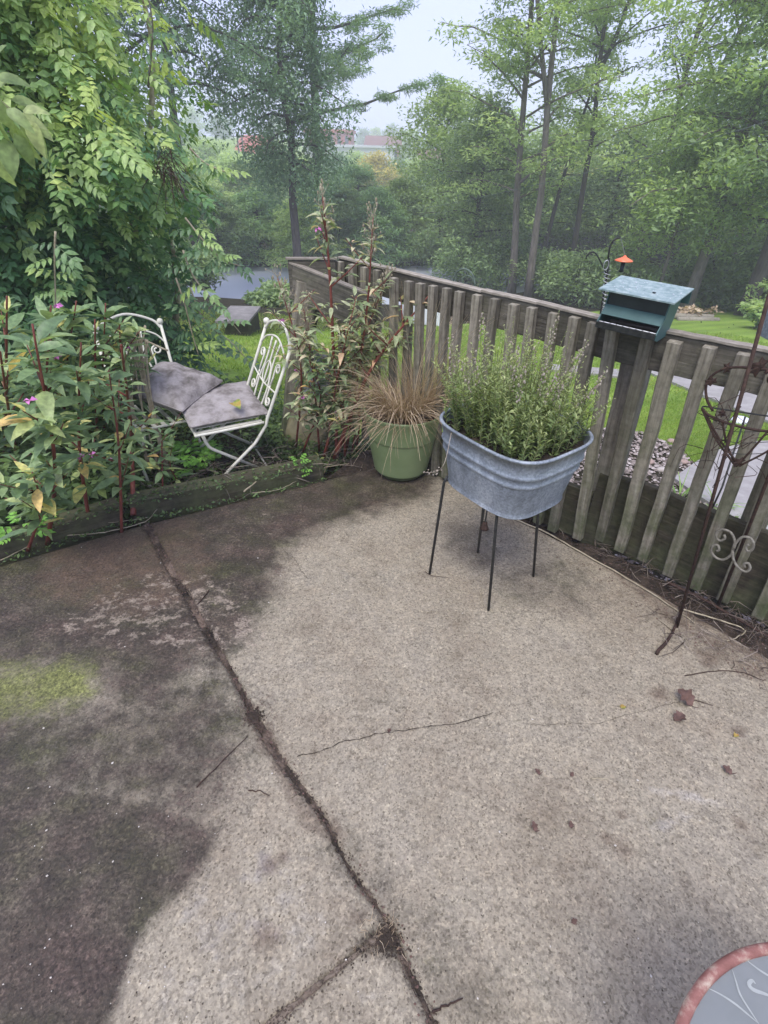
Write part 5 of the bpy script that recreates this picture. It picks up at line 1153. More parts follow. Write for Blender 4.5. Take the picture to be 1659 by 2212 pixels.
# ------------------------------------------------------------------ round table corner
def circ(h):
    q = [P(1458, 2212, h)[:2], P(1522, 2098, h)[:2], P(1659, 2033, h)[:2]]; A = np.array([2*(q[1]-q[0]), 2*(q[2]-q[0])]); B = np.array([q[1]@q[1]-q[0]@q[0], q[2]@q[2]-q[0]@q[0]]); c = np.linalg.solve(A, B); return c, np.linalg.norm(c-q[0])
TH = .52; tc, tr = circ(TH); table = empty('patio_table', (tc[0], tc[1], 0), "round patio table with worn terracotta rim and frosted glass top at lower right", 'table')
m_ = MB(); A = []
for a in np.linspace(0, 2*PI, 11)[:-1]:
    A.append((tr-.0085+.0085*math.cos(a), TH-.004+.008*math.sin(a)))
A.append(A[0]); m_.lathe(A, 120, (tc[0], tc[1], 0)); part('rim', m_, M['terra'], table, True)
m_ = MB(); m_.lathe([(.001, TH-.004), (tr-.0145, TH-.004), (tr-.0145, TH-.010), (.001, TH-.010)], 100, (tc[0], tc[1], 0)); part('glass_top', m_, M['glass'], table)
M['etch'] = noisy('etched_glass', [(.3, (.26, .275, .26)), (.7, (.36, .375, .35))], 60, .7, 0)
def etch(pxs, w_=.003):
    pl = spline([P(x, y, TH-.0033) for x, y in pxs], 24); t = np.gradient(pl, axis=0); t /= np.linalg.norm(t, axis=1)[:, None]; s_ = np.stack([-t[:, 1], t[:, 0], 0*t[:, 0]], 1); ww = w_*np.sin(np.linspace(.25, PI-.1, 24))
    m_ = MB(); m_.grid([[pl[i]-s_[i]*ww[i]/2+[0, 0, 0], pl[i]+s_[i]*ww[i]/2] for i in range(24)]); part('etched_line', m_, M['etch'], table)
etch([(1525, 2132), (1560, 2150), (1590, 2170), (1620, 2195), (1640, 2212)]); etch([(1582, 2095), (1590, 2120), (1600, 2150), (1625, 2190), (1640, 2212)]); etch([(1610, 2072), (1640, 2095), (1680, 2120), (1720, 2150)]); etch([(1632, 2125), (1625, 2118), (1618, 2126), (1628, 2138), (1660, 2150), (1700, 2170)], .006)
for k in range(4):
    a = PI/4+k*PI/2; m_ = MB(); m_.tube(spline([[tc[0]+(tr-.05)*math.cos(a), tc[1]+(tr-.05)*math.sin(a), TH-.015], [tc[0]+(tr-.09)*math.cos(a), tc[1]+(tr-.09)*math.sin(a), .35], [tc[0]+(tr-.02)*math.cos(a), tc[1]+(tr-.02)*math.sin(a), .0]], 8), .012, 8); part('leg', m_, M['terra'], table, True)

# ------------------------------------------------------------------ bag of potting soil behind the weeds
bgp = P(648, 952, -.03); bgp[1] -= .10; bag = empty('soil_bag', (bgp[0], bgp[1]+.1, -.12), "open plastic soil bag with crumpled grey top standing behind the right chair", 'bag')
g = np.random.default_rng(8); rows = []; nb = 40
for i in range(26):
    t = i/25; z = -.12+.40*t; hw = .155*(1-.10*t)*(.92+.08*math.sin(t*PI)); hd = .085*(math.sin(PI*(t*.86+.07))**.45); row = []
    for j in range(nb):
        a = 2*PI*j/nb; c_, s_ = math.cos(a), math.sin(a); rr_ = 1+.035*math.sin(3*a+t*9)+.03*math.sin(7*a-t*14)
        x = math.copysign(abs(c_)**.6, c_)*hw*rr_; y = math.copysign(abs(s_)**.8, s_)*hd*rr_; row.append([bgp[0]+.03+x+.16*t*.4, bgp[1]+.13+y+.10*t, z])
    rows.append(row)
m_ = MB(); m_.grid(rows, closed=True); part('bag_body', m_, M['paper'], bag, True)
rows = []
for i in range(14):
    t = i/13; z = .27+.20*t; row = []
    for j in range(nb):
        a = 2*PI*j/nb; fl2 = 1+.38*math.sin(a*5+t*3)*t+.25*math.sin(a*9-t*5)*t+.2*g.normal()*t*.5; row.append([bgp[0]+.10+.14*math.cos(a)*fl2*(1-.15*t), bgp[1]+.23+.07*math.sin(a)*fl2*(1+.4*t), z+.05*math.sin(a*4+1)*t+.02*g.normal()*t])
    rows.append(row)
m_ = MB(); m_.grid(rows, closed=True); part('crumpled_top', m_, M['plastic'], bag)

# ------------------------------------------------------------------ red stemmed weeds
LM = {('weed', k): leaf_mesh('leaf', M['weed'], wd=w_, fold=f_, droop=d_, n=4) for k, (w_, f_, d_) in enumerate([(.17, .05, .22), (.20, .09, .40), (.15, .03, .1)])}
LD = {('dry', k): leaf_mesh('leaf', M['weeddry'], wd=w_, fold=f_, droop=d_, n=4) for k, (w_, f_, d_) in enumerate([(.16, .08, .35), (.20, .12, .6), (.13, .03, .2)])}
nleaf = 0
def weed(label, base, tip, nodes, lsize, seed, rad=.010, branches=4, dry=False, per=3, mid=None, from_=.25, group='red stemmed weeds behind the patio', cat='weed', flowers=0, blen=.28, stem='redstem', seedhead=False, shade=False):
    global nleaf
    g = np.random.default_rng(seed); base = np.array(base, float); tip = np.array(tip, float); root = empty('red_stemmed_weed', tuple(base), label, cat, group)
    mid = (base+tip)/2+g.normal(size=3)*.03 if mid is None else np.array(mid); mp = spline([base, mid, tip], 16)
    m_ = MB(); rads = np.linspace(rad, rad*.28, 16)*(1+.12*(np.arange(16) % 3 == 0)); m_.tube(mp, rads, 8); part('stem', m_, M[stem], root, True)
    src = LD if dry else LM; ks = list(src.keys()); axes = [(mp, from_, 1.0, nodes)]
    for b2 in range(branches):
        s = .22+.66*(b2+.5)/branches; i = int(s*15); az = g.random()*2*PI; L = blen*(1-.45*s)*(.7+.6*g.random()); d = np.array([math.cos(az)*.75, math.sin(az)*.75, .62])
        bp_ = spline([mp[i], mp[i]+d*L*.5, mp[i]+d*L+[0, 0, .04*L]], 7); m_ = MB(); m_.tube(bp_, np.linspace(rad*.42, rad*.16, 7), 5); part('branch', m_, M[stem], root, True); axes.append((bp_, .3, .8, max(2, int(nodes*.42))))
    for ax, f0, k_, nn_ in axes:
        for j in range(nn_):
            s = f0+(1-f0)*(j+.3+.4*g.random())/nn_; q = ax[min(len(ax)-1, int(s*(len(ax)-1)))]; a0 = g.random()*2*PI
            pn = per+(2 if j == nn_-1 else 0)
            for u in range(pn):
                a = a0+u*2*PI/pn+g.normal()*.25; el = g.normal()*.25+(.15 if j < nn_-1 else .5); d = np.array([math.cos(a)*math.cos(el), math.sin(a)*math.cos(el), math.sin(el)])
                nn2 = np.array([g.normal()*.25, g.normal()*.25, 1.]); s2 = lsize*k_*(.32+.85*g.random()**.9)*(1.08-.35*s)
                place_leaf(src[ks[int(g.integers(0, len(ks)))]], root, q+d*rad*.5+d*.012, d, nn2, s2); nleaf += 1
    for k in range(flowers):
        ax = axes[int(g.integers(0, len(axes)))][0]; q = ax[-1-int(g.integers(0, 3))]+g.normal(size=3)*.02; m_ = MB(); V, Fc = leaf_tmpl(.5, .3, .4, 2)
        for u in range(4):
            a = u*PI/2+g.random(); Rm = np.array(Euler((g.random(), .5-g.random(), a)).to_matrix()); m_.add(V*.022 @ Rm.T+q, Fc)
        part('flower', m_, M['pink'], root)
    if seedhead:
        m_ = MB()
        for k in range(46):
            s = g.random(); p0 = mp[-1-int(s*4)]; d = nrm([g.normal()*.5, g.normal()*.5, .5+g.random()]); q = p0+d*(.03+.05*g.random()); m_.tube([p0, (p0+q)/2+g.normal(size=3)*.006, q], [.0012, .001, .0005], 3, caps=False); m_.sphere(q, .004*(.5+g.random()), 4, (1, 1, 1.8))
        part('seed_head', m_, M['palestem'], root, kind='stuff')
    return root
def gp(x, y, z=-.06): return P(x, y, z)
# left group
wl_ = [
 ("red stemmed weed with the thick bare crimson stem at the joint's far end", P(288, 1112, 0.02), D(262, 745, 2.05), P(283, 930, .3), 7, .105, .0125, 4, 2),
 ("weed with dark red stem at the left picture edge", P(62, 1085, .02), D(0, 760, 1.75), P(28, 940, .28), 9, .14, .011, 5, 1),
 ("tall weed second from the left edge with drooping yellow leaves", P(103, 1175, .0), D(70, 700, 1.72), None, 10, .14, .010, 6, 1),
 ("leafy weed left of the bare crimson stem, low by the slab edge", P(193, 1130, .0), D(175, 740, 1.9), None, 10, .13, .009, 6, 1),
 ("slim weed beside the leafy low one, nearest the crimson stem", P(263, 1150, .0), D(235, 800, 2.0), None, 7, .11, .007, 4, 0),
 ("weed in front of the left bistro chair's legs", P(352, 1072, -.02), D(350, 930, 2.4), None, 5, .085, .005, 2, 0),
 ("tall weed rising before the left chair's back", P(262, 1010, -.1), D(258, 700, 2.6), None, 9, .12, .009, 5, 1),
 ("weed just left of the pillow with pink flowers", P(215, 1000, -.1), D(205, 690, 2.5), None, 10, .13, .010, 6, 2),
 ("weed filling the left edge behind the first row", P(100, 1010, -.1), D(110, 660, 2.35), None, 10, .14, .011, 6, 1),
 ("pale topped weed at the far left edge", P(10, 1010, -.1), D(15, 640, 2.2), None, 10, .14, .011, 6, 0),
 ("weed leaning under the left chair seat", P(395, 1058, -.05), D(372, 960, 2.45), None, 4, .08, .004, 2, 0),
 ("tall bushy weed hiding the left chair's back", P(235, 1010, -.1), D(228, 655, 2.62), None, 12, .13, .009, 8, 1),
 ("bushy weed between the left edge group and the left chair", P(150, 1005, -.1), D(165, 650, 2.6), None, 12, .13, .009, 8, 1),
 ("leafy weed with pale top just left of the left chair's post", P(268, 985, -.1), D(262, 715, 2.66), None, 10, .11, .008, 6, 0),
 ("short weed at the bottom left corner of the bed", P(60, 1190, .0), D(70, 1020, 1.7), None, 6, .12, .007, 4, 0),
]
for i, (lab, b_, t_, md_, nd, ls_, rd_, br_, fl_) in enumerate(wl_):
    weed(lab, b_, t_, int(nd*1.25), ls_*1.22, 200+i, rad=rd_*1.1, branches=br_, mid=md_, flowers=fl_, per=3)
# centre group
ce_ = [
 ("tallest weed spire with red stem reaching above the fence corner", P(728, 985, 0), D(697, 425, 2.85), D(715, 640, 2.85), 9, .085, .011, 5, 1, True, True),
 ("second tall weed with thin stem right of the tallest spire", P(748, 975, 0), D(806, 470, 2.85), D(790, 690, 2.85), 9, .085, .008, 5, 1, True, True),
 ("thick red weed stem leaning right towards the rail hook", P(722, 990, 0), D(925, 640, 2.75), D(800, 800, 2.8), 8, .09, .013, 4, 0, True, False),
 ("bushy weed left of the potted dry grass", P(700, 985, 0), D(745, 700, 2.8), None, 9, .085, .009, 6, 0, True, False),
 ("weed leaning in front of the leaning fence post", P(640, 965, 0), D(600, 600, 2.75), D(650, 790, 2.75), 9, .085, .007, 4, 2, True, True),
 ("low leafy weed in front of the soil bag", P(655, 975, 0), D(668, 780, 2.65), None, 8, .09, .007, 5, 1, False, False),
 ("leafy weed between the soil bag and the green pot", P(745, 985, 0), D(715, 770, 2.7), None, 9, .09, .008, 5, 1, False, False),
 ("pale bushy weed spreading over the angled rail's right end", P(735, 975, 0), D(835, 600, 2.9), None, 10, .095, .007, 7, 0, True, True),
 ("pale bushy weed arching left across the corner post", P(690, 975, 0), D(655, 660, 2.8), None, 10, .095, .007, 7, 1, True, True),
 ("tangled weed filling the space above the soil bag", P(705, 980, 0), D(770, 640, 2.75), None, 10, .09, .007, 7, 0, True, False),
 ("leafy weed drooping towards the potted dry grass", P(760, 975, 0), D(880, 730, 2.82), D(800, 800, 2.85), 9, .09, .006, 5, 0, True, False),
 ("weed with crossing red stems behind the potted grass", P(770, 960, 0), D(850, 700, 2.9), None, 8, .085, .010, 5, 0, True, False),
]
for i, (lab, b_, t_, md_, nd, ls_, rd_, br_, fl_, dry_, sh_) in enumerate(ce_):
    weed(lab, b_, t_, int(nd*1.5), ls_*1.0, 230+i, rad=rd_, branches=br_+2, mid=md_, flowers=fl_, dry=dry_, per=3, seedhead=sh_, blen=.24, from_=.2)
# dry cane bundle behind the left chair
cb = empty('dry_cane_clump', (-1.62, 2.75, -.1), "bundle of pale dry bent stems standing beside the left bistro chair", 'plant')
g = np.random.default_rng(77)
for i in range(15):
    a = D(275+g.random()*55, 860, 2.72); b2 = D(268+g.random()*60, 712+g.random()*30, 2.76); c2 = b2+[g.normal()*.05, 0, -.12*g.random()]
    m_ = MB(); m_.tube(spline([[a[0], a[1], -.08], a, b2, c2], 16), .0035+.002*g.random(), 5); part('cane', m_, M['palestem'], cb, True)

# ------------------------------------------------------------------ ground cover in the bed
def cover(name, label, poly, N, hmin, hmax, ls, asp, mat, seed, zf, cat='ground cover'):
    g = np.random.default_rng(seed); poly = np.array(poly)[:, :2]; lo, hi = poly.min(0), poly.max(0); pts = []
    while len(pts) < N:
        q = lo+(hi-lo)*g.random((N, 2)); s_ = seg_sd(q[:, 0], q[:, 1], poly); pts += list(q[s_ > 0])
    q = np.array(pts[:N]); hum = .5+.5*np.sin(q[:, 0]*9+1)*np.cos(q[:, 1]*8); h = hmin+(hmax-hmin)*g.random(N)**1.3*(.4+.6*hum); pos = np.stack([q[:, 0], q[:, 1], zf(q[:, 0], q[:, 1])+h], 1)
    d = g.normal(size=(N, 3)); d[:, 2] = d[:, 2]*.4+.1; nn = g.normal(size=(N, 3))*.45+[0, 0, 1]
    V, Fc, tt = scatter(QT*[1, asp, 1], QF, pos, frames(d, nn), ls*(.5+g.random(N)), np.clip(.2+.6*h/(hmax+1e-6)+g.normal(size=N)*.18, 0, 1))
    me = np_mesh(name, V, Fc, tt); me.materials.append(mat); o = link(name, me); return tag(o, label, cat, kind='stuff')
bz = lambda x, y: G(x, y)+.0
cover('ground_cover', "dense low green leaves covering the bed behind the left slab", [(-4, .9), (-1.75, 2.0), (-1.3, 2.32), (-1.5, 3.0), (-2.0, 3.3), (-4.5, 3.0)], 15000, 0, .50, .06, .5, M['fill'], 301, bz)
cover('ground_cover', "leaves and stems under the cream chairs", [(-1.75, 2.15), (-.4, 2.78), (-.2, 3.3), (-.7, 3.6), (-1.9, 3.3)], 4200, 0, .17, .035, .5, M['fill'], 302, bz)
cover('ground_cover', "low leaves behind the green pot and weeds", [(-.55, 2.75), (.05, 2.95), (.1, 3.15), (-.5, 3.5), (-.9, 3.3)], 2600, 0, .14, .035, .5, M['fill'], 303, bz)
cover('ground_cover', "loose green growth between the chairs and the lawn", [(-2.3, 3.2), (-.6, 3.4), (-.6, 3.9), (-1.4, 4.3), (-2.4, 4.6)], 4200, 0, .38, .05, .45, M['fill'], 304, bz)
cover('timber_moss', "moss and small leaves creeping over the timbers", [(-2.9, .92), (-1.3, 2.12), (-.35, 2.57), (-.40, 2.68), (-1.32, 2.24), (-2.95, 1.05)], 1300, .0, .012, .016, .6, M['fill'], 311, lambda x, y: 0*x+.084, 'moss')
cover('edge_weeds', "tiny weeds and debris along the timber's front foot", [(-2.5, 1.22), (-1.3, 2.08), (-.35, 2.54), (-.34, 2.57), (-1.3, 2.13), (-2.5, 1.27)], 600, .0, .035, .018, .5, M['fill'], 312, lambda x, y: 0*x)
# bright cut-leaf plant near the chair leg
V0, F0 = pinnate(3, .34, .40)
def fernlet(label, c, n, s_, seed, mat='vinebulk'):
    g = np.random.default_rng(seed); root = empty('cutleaf_plant', tuple(c), label, 'plant', 'small cutleaf plants in the bed'); me = None
    m0 = MB(); m0.add(V0, F0, .9); me = m0.mesh('leaf'); me.materials.append(M['brightleaf'])
    for i in range(n):
        a = g.random()*2*PI; r_ = g.random()*s_*1.3; d = np.array([math.cos(a), math.sin(a), .2+.5*g.random()]); place_leaf(me, root, np.array(c)+[math.cos(a)*r_*.7, math.sin(a)*r_*.7, .02+.10*g.random()], d, [g.normal()*.2, g.normal()*.2, 1], s_*(.6+.6*g.random()))
M['brightleaf'] = leafm('bright_leaf', [(0, (.09, .22, .035)), (1, (.17, .34, .06))], 'obj')
fernlet("bright green cutleaf plant beneath the right bistro chair", P(425, 1010, -.05), 34, .11, 1)
fernlet("bright green leafy sprig low among the left weeds", P(140, 900, .35)*[1, 1, 0]+[0, .0, .26], 30, .10, 2)
fernlet("small cutleaf creeper hanging over the slab's back left corner", P(60, 1170, .03), 14, .09, 3)
fernlet("little green seedling by the timber's right end", P(645, 1035, .0), 8, .045, 4)

# ------------------------------------------------------------------ the vine smothered column
vr = empty('trumpet_vine', (-2.4, 4.1, float(G(-2.4, 4.1))), "huge leafy vine smothering a tall post behind the chairs, yellower towards the top", 'vine')
g = np.random.default_rng(55)
m_ = MB(); vb = np.array(vr.location)
for k in range(7):
    x = g.normal()*.25; m_.tube(spline([vb+[x, g.normal()*.1, 0], vb+[x*1.4+g.normal()*.1, 0, 1.2], vb+[x+g.normal()*.2, g.normal()*.2, 2.4], vb+[g.normal()*.6, g.normal()*.3, 3.4]], 18), np.linspace(.03, .008, 18), 6)
part('stem', m_, M['palestem'], vr, True)
def vshape(z):   # radius of the mass at a height above patio
    return np.interp(z, [-.5, .0, .5, .95, 1.15, 1.45, 1.9, 2.4, 2.9, 3.3], [.80, .82, .78, .72, .82, .96, .95, .86, .66, .25])
VC = np.array([-2.40, 4.05])
def vpoint(N, depth=(.8, 1.0), front=True):
    z = g.uniform(-.45, 3.2, N); a = g.uniform(0, 2*PI, N) if not front else g.normal(-.42*PI, .62, N)
    lump = 1+.10*np.sin(a*5+z*3)+.10*np.sin(z*6.5+a*2)+.06*np.sin(a*11-z*5)
    r_ = vshape(z)*lump*g.uniform(depth[0], depth[1], N); cx_ = VC[0]+.18*np.sin(z*1.3)
    return np.stack([cx_+r_*np.cos(a)*1.05, VC[1]+r_*np.sin(a), z], 1), a
VP0, VF0 = pinnate(4, .24, .38); m0 = MB(); m0.add(VP0, VF0, .5); vme = m0.mesh('leaf', smooth=True); vme.materials.append(M['vine'])
VP1, VF1 = pinnate(3, .27, .42); m0 = MB(); m0.add(VP1, VF1, .5); vme2 = m0.mesh('leaf', smooth=True); vme2.materials.append(M['vine'])
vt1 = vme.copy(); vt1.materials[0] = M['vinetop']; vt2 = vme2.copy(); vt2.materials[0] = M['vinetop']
pts, an = vpoint(290, (.95, 1.08))
for q, a in zip(pts, an):
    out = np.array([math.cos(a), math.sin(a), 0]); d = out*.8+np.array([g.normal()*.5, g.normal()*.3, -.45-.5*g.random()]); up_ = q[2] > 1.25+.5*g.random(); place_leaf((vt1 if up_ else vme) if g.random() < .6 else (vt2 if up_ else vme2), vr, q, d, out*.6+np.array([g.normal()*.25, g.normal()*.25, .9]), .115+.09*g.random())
# the rest of the leaves as one mass; every leaflet a real face
pts, an = vpoint(7200, (.66, 1.07)); p2, a2 = vpoint(2600, (.3, .95), front=False); pts = np.vstack([pts, p2]); an = np.r_[an, a2]; N = len(pts)
out = np.stack([np.cos(an), np.sin(an), 0*an], 1); d = out*.7+g.normal(size=(N, 3))*[.5, .5, .3]+[0, 0, -.5]; nn = out*.6+g.normal(size=(N, 3))*.3+[0, 0, .8]
Tq = []
for i in range(3):
    t = .15+.6*i/2
    for s_ in (-1, 1): 
        a = s_*R(55); c_, sn = math.cos(a), math.sin(a); Tq += [[t+c_*x*.42-sn*y*.42*.62, sn*x*.42+c_*y*.42*.62, -.1*t+z*.4-.06*x] for x, y, z in QT*[1, .8, 1]]
Tq += [[.75+x*.42, y*.26, -.1+z*.4-.08*x] for x, y, z in QT]
Tq = np.array(Tq); TFq = np.arange(28).reshape(7, 4)
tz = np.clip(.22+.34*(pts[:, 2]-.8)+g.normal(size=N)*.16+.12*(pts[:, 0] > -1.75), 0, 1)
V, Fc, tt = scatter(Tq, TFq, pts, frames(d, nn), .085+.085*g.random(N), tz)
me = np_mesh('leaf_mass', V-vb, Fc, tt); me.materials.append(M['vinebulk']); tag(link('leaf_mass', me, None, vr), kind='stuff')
# hanging and reaching shoots on the right side
for k, (pl_) in enumerate([[(395, 540), (420, 600), (470, 660), (520, 720)], [(400, 470), (440, 520), (480, 560), (520, 575)], [(380, 600), (400, 660), (415, 720), (430, 770)], [(120, 500), (118, 560), (120, 640), (118, 700)], [(320, 190), (326, 120), (330, 60), (322, 0)],
                           [(410, 620), (440, 690), (500, 740), (545, 790)], [(410, 320), (440, 350), (470, 365), (490, 372)]]):
    Yk = 3.3+.05*k if k != 3 else 3.0
    sp_ = spline([D(x, y, Yk) for x, y in pl_], 14); m_ = MB(); m_.tube(sp_, np.linspace(.006, .003, 14), 5); part('shoot', m_, M['palestem'] if k != 4 else M['bark'], vr, True)
    for j in range(2, 14, 2 if k in (3, 1) else 3):
        for s_ in (-1, 1): place_leaf(vme2 if j % 4 else vme, vr, sp_[j], [s_*.8, -.3+g.normal()*.2, -.2+g.normal()*.3], [g.normal()*.2, -.4, 1], .10+.05*g.random())
# little birdhouse-like dry tangle on the vine
m_ = MB()
for k in range(60):
    q = D(335+g.random()*40, 315+g.random()*60, 3.30); e_ = g.normal(size=3)*[.03, .02, .02]; m_.tube([q, q+e_-[0, 0, .03], q+e_*2.2-[0, 0, .07+.06*g.random()]], .0016, 3, caps=False)
part('dry_tangle', m_, M['rust'], vr, kind='stuff')

# overhanging leaves close to the camera at the upper left
ov = empty('overhanging_branch', tuple(D(-60, 180, 1.9)), "near branch with large pale leaves hanging in at the upper left edge", 'branch')
m_ = MB(); m_.tube(spline([D(-160, 120, 1.9), D(-60, 170, 1.9), D(20, 235, 1.9), D(60, 262, 1.88)], 14), np.linspace(.008, .003, 14), 6); part('twig', m_, M['greenstem'], ov, True)
bl = [leaf_mesh('leaf', M['bigleaf'], wd=.27, fold=.08, droop=.35, n=5), leaf_mesh('leaf', M['bigleaf'], wd=.24, fold=.05, droop=.5, n=5)]
for x, y, dx, dy, s_ in ((-10, 190, .7, .4, .14), (15, 235, .6, -.3, .13), (40, 250, .9, -.25, .12), (45, 258, .5, -.8, .17), (25, 262, .2, -1, .19), (0, 260, -.1, -1, .20), (-20, 230, -.3, -.9, .18), (60, 262, .95, -.6, .12), (62, 258, .3, -.9, .15), (-5, 170, .9, .1, .13), (-25, 200, .3, -.9, .16), (10, 300, .2, -1, .17), (30, 290, .4, -.9, .15), (-15, 330, .1, -1, .16), (50, 240, .9, .2, .11), (-5, 140, .5, .6, .12), (25, 215, .8, .0, .12)):
    q = D(x, y, 1.9+random.uniform(-.06, .06)); place_leaf(random.choice(bl), ov, q, [dx, random.uniform(-.5, .3), dy], [random.uniform(-.6, .6), -.7, .7], s_*.6)

# ------------------------------------------------------------------ litter
def twig(label, pxs, r_=.003, z=.006, mat='rust', cat='twig', group='twigs lying on the patio', name='twig', n=12):
    pts = spline([P(x, y, z) for x, y in pxs], n); pts += rng.normal(size=pts.shape)*[.0012, .0012, .0008]; m_ = MB(); m_.tube(pts, np.linspace(r_, r_*.5, n), 5)
    return solo(name, m_, M[mat], tuple(pts[0]), label, cat, group, True)
twig("forked dark twig on the left slab below the joint's soil clump", [(425, 1700), (460, 1665), (500, 1625), (535, 1590)], .0022)
twig("short dark curved twig on the left slab near the joint", [(535, 1708), (560, 1709), (582, 1719)], .0022)
twig("twig lying across the joint halfway up", [(452, 1276), (438, 1292), (424, 1308)], .003)
twig("thin twig at the foot of the tub's left rod", [(918, 1234), (935, 1244), (968, 1247)], .0015)
twig("bleached curl of straw at the front rod of the tub", [(1042, 1270), (1040, 1290), (1050, 1312), (1062, 1320)], .002, mat='palestem')
twig("thin crooked twig on the slab's right side beside the dry leaf", [(1490, 1510), (1515, 1516), (1540, 1524)], .0018)
twig("short pale twig right of centre below the dead leaves", [(1280, 1682), (1310, 1683), (1325, 1690)], .002, mat='palestem')
twig("small forked twig beside the joint at the bottom edge", [(935, 2185), (965, 2172), (1000, 2155)], .003)
twig("long thin twig at the slab's right, below the stand", [(1480, 1460), (1540, 1450), (1600, 1452), (1650, 1470)], .0022)
twig("pale bent stalk on the timber in front of the right chair", [(527, 1062), (560, 1035), (600, 1000)], .005, .05, mat='palestem')
twig("long pale vine lying along the right slab edge", [(1115, 1122), (1180, 1150), (1250, 1190), (1330, 1235), (1420, 1290), (1500, 1345)], .0045, .008, mat='palestem', n=30)
twig("thick brown stick leaning over soil by the fence", [(1440, 1258), (1510, 1290), (1590, 1335), (1700, 1400)], .009, .03, n=16)
twig("pale straw stalk under the thick stick near the fence", [(1470, 1315), (1540, 1335), (1610, 1362), (1570, 1385)], .004, .012, mat='palestem', n=20)
twig("broken stick end lying beneath the stand's front rod", [(1418, 1412), (1440, 1385), (1458, 1355), (1470, 1310)], .0075, .012)
twig("thin root trailing along the left slab's back edge", [(0, 1210), (110, 1162), (220, 1150), (310, 1128), (340, 1100)], .003, .008, mat='palestem', n=30)
twig("second thin root curling at the left slab's back edge", [(90, 1165), (160, 1135), (250, 1128), (320, 1118)], .0022, .01, mat='palestem', n=24)
twig("straw stalk on the patio between timber and pot", [(545, 1065), (600, 1058), (640, 1040)], .0028, .01, mat='palestem')
twig("small straw stalk left of the green pot", [(700, 1010), (740, 1003), (755, 1002)], .0028, .01, mat='palestem')
def dleaf(label, x, y, s_, rz, curl, mat='brownleaf', cup=.3):
    V, Fc = leaf_tmpl(.42, cup, curl, 6); V = V.copy(); V[:, 1] *= 1+.35*np.sin(V[:, 0]*16); V -= [.5, 0, V[:, 2].min()]
    Rm = np.array(Euler((R(random.uniform(-14, 14)), R(random.uniform(-10, 10)), rz)).to_matrix()); q = P(x, y, .004); v = V*s_ @ Rm.T; v[:, 2] -= v[:, 2].min(); m_ = MB(); m_.add(v+q, Fc)
    m_.tube([q+v[1], q+v[1]+Rm @ np.array([-.3*s_, .05*s_, .02])], .0012, 4); solo('dead_leaf', m_, M[mat], tuple(q), label, 'leaf', 'dead leaves lying on the patio', True)
dleaf("largest curled brown dead leaf on the right of the slab", 1477, 1512, .062, 2.2, -.5, cup=.55)
dleaf("crumpled grey brown dead leaf just below the largest one", 1466, 1553, .042, .4, -.4, cup=.5)
dleaf("small flat reddish leaf left of the curled dead leaf", 1345, 1527, .022, 1.4, .1, 'turnleaf', .1)
dleaf("small dark leaf scrap on the slab's centre right", 1160, 1668, .020, 2.2, -.3)
dleaf("tiny dark curled scrap beside the centre right scrap", 1235, 1673, .015, .8, -.3)
dleaf("dark hooked scrap on the slab below centre right", 1152, 1787, .024, 1.9, -.5)
dleaf("small dark scrap right of the hooked scrap", 1232, 1782, .018, 1.5, -.4)
dleaf("small dark clump by the crack at the slab's middle", 842, 1580, .014, .8, -.5, cup=.6)
dleaf("dark scrap at the lower right of the slab", 1240, 1990, .016, .4, -.4)
dleaf("thin brown curl lying near the right scuff marks", 1570, 1665, .030, 2.4, -.5)
dleaf("yellow brown leaf left on the edge weeds", 1590, 1590, .018, .2, -.3, 'turnleaf')
# crumbs: pale petals and grit (too small to pick apart)
def crumbs(name, label, N, region, s0_, s1_, mat, seed, poly=None, zoff=.004, cl=None):
    g = np.random.default_rng(seed); V = []; Fc = []; n0 = 0; T8 = np.array([[1, 0, 0], [0, 1, 0], [-1, 0, 0], [0, -1, 0], [0, 0, .7], [0, 0, -.1]]); TF = np.array([[0, 1, 4], [1, 2, 4], [2, 3, 4], [3, 0, 4]])
    pos = []
    while len(pos) < N:
        x, y = g.uniform(region[0], region[2]), g.uniform(region[1], region[3]); q = P(x, y, zoff) if cl is None else cl(g)
        if poly is None or seg_sd(np.array([q[0]]), np.array([q[1]]), poly)[0] > 0: pos.append(q)
    pos = np.array(pos); pos[:, 2] += 0; s_ = s0_+(s1_-s0_)*g.random(N)**3; a = g.random(N)*2*PI; c_, sn = np.cos(a), np.sin(a); z = np.zeros(N)
    rot = np.stack([np.stack([c_*1.3, -sn, z], 1), np.stack([sn*1.3, c_, z], 1), np.stack([z, z, z+1], 1)], 1)
    Vv, Ff, tt = scatter(T8, TF, pos, rot, s_, g.random(N)); me = np_mesh(name, Vv, Ff, tt); me.materials.append(mat); o = link(name, me); return tag(o, label, 'litter', kind='stuff')
crumbs('petal_litter', "tiny fallen pale petals dotted over the slabs", 80, (0, 1150, 1659, 2200), .0014, .0038, M['petal'], 401)
crumbs('petal_litter', "tiny pale petals on the dark lower left stain", 26, (0, 1750, 420, 2200), .0012, .0030, M['petal'], 402)
crumbs('grit', "dark grit and bark crumbs scattered over the slabs", 900, (0, 1120, 1659, 2212), .0007, .0024, M['soil'], 403)
crumbs('grit', "brown plant crumbs beside the soil strip", 900, (900, 1060, 1659, 1560), .001, .0040, M['brownleaf'], 404, [(.5, 2.35), (1.4, 1.2), (1.7, 1.3), (1.1, 1.95), (.7, 2.4)])
Jm = Jd
def jcl(sp): return lambda g: np.array([*(Jm[int(g.integers(0, 90))]+g.normal(size=2)*sp), .0])
crumbs('joint_debris', "small chips and crumbs in and along the slab joint", 1200, None or (0, 0, 1, 1), .0012, .0045, M['joint2'], 405, cl=jcl(.010))
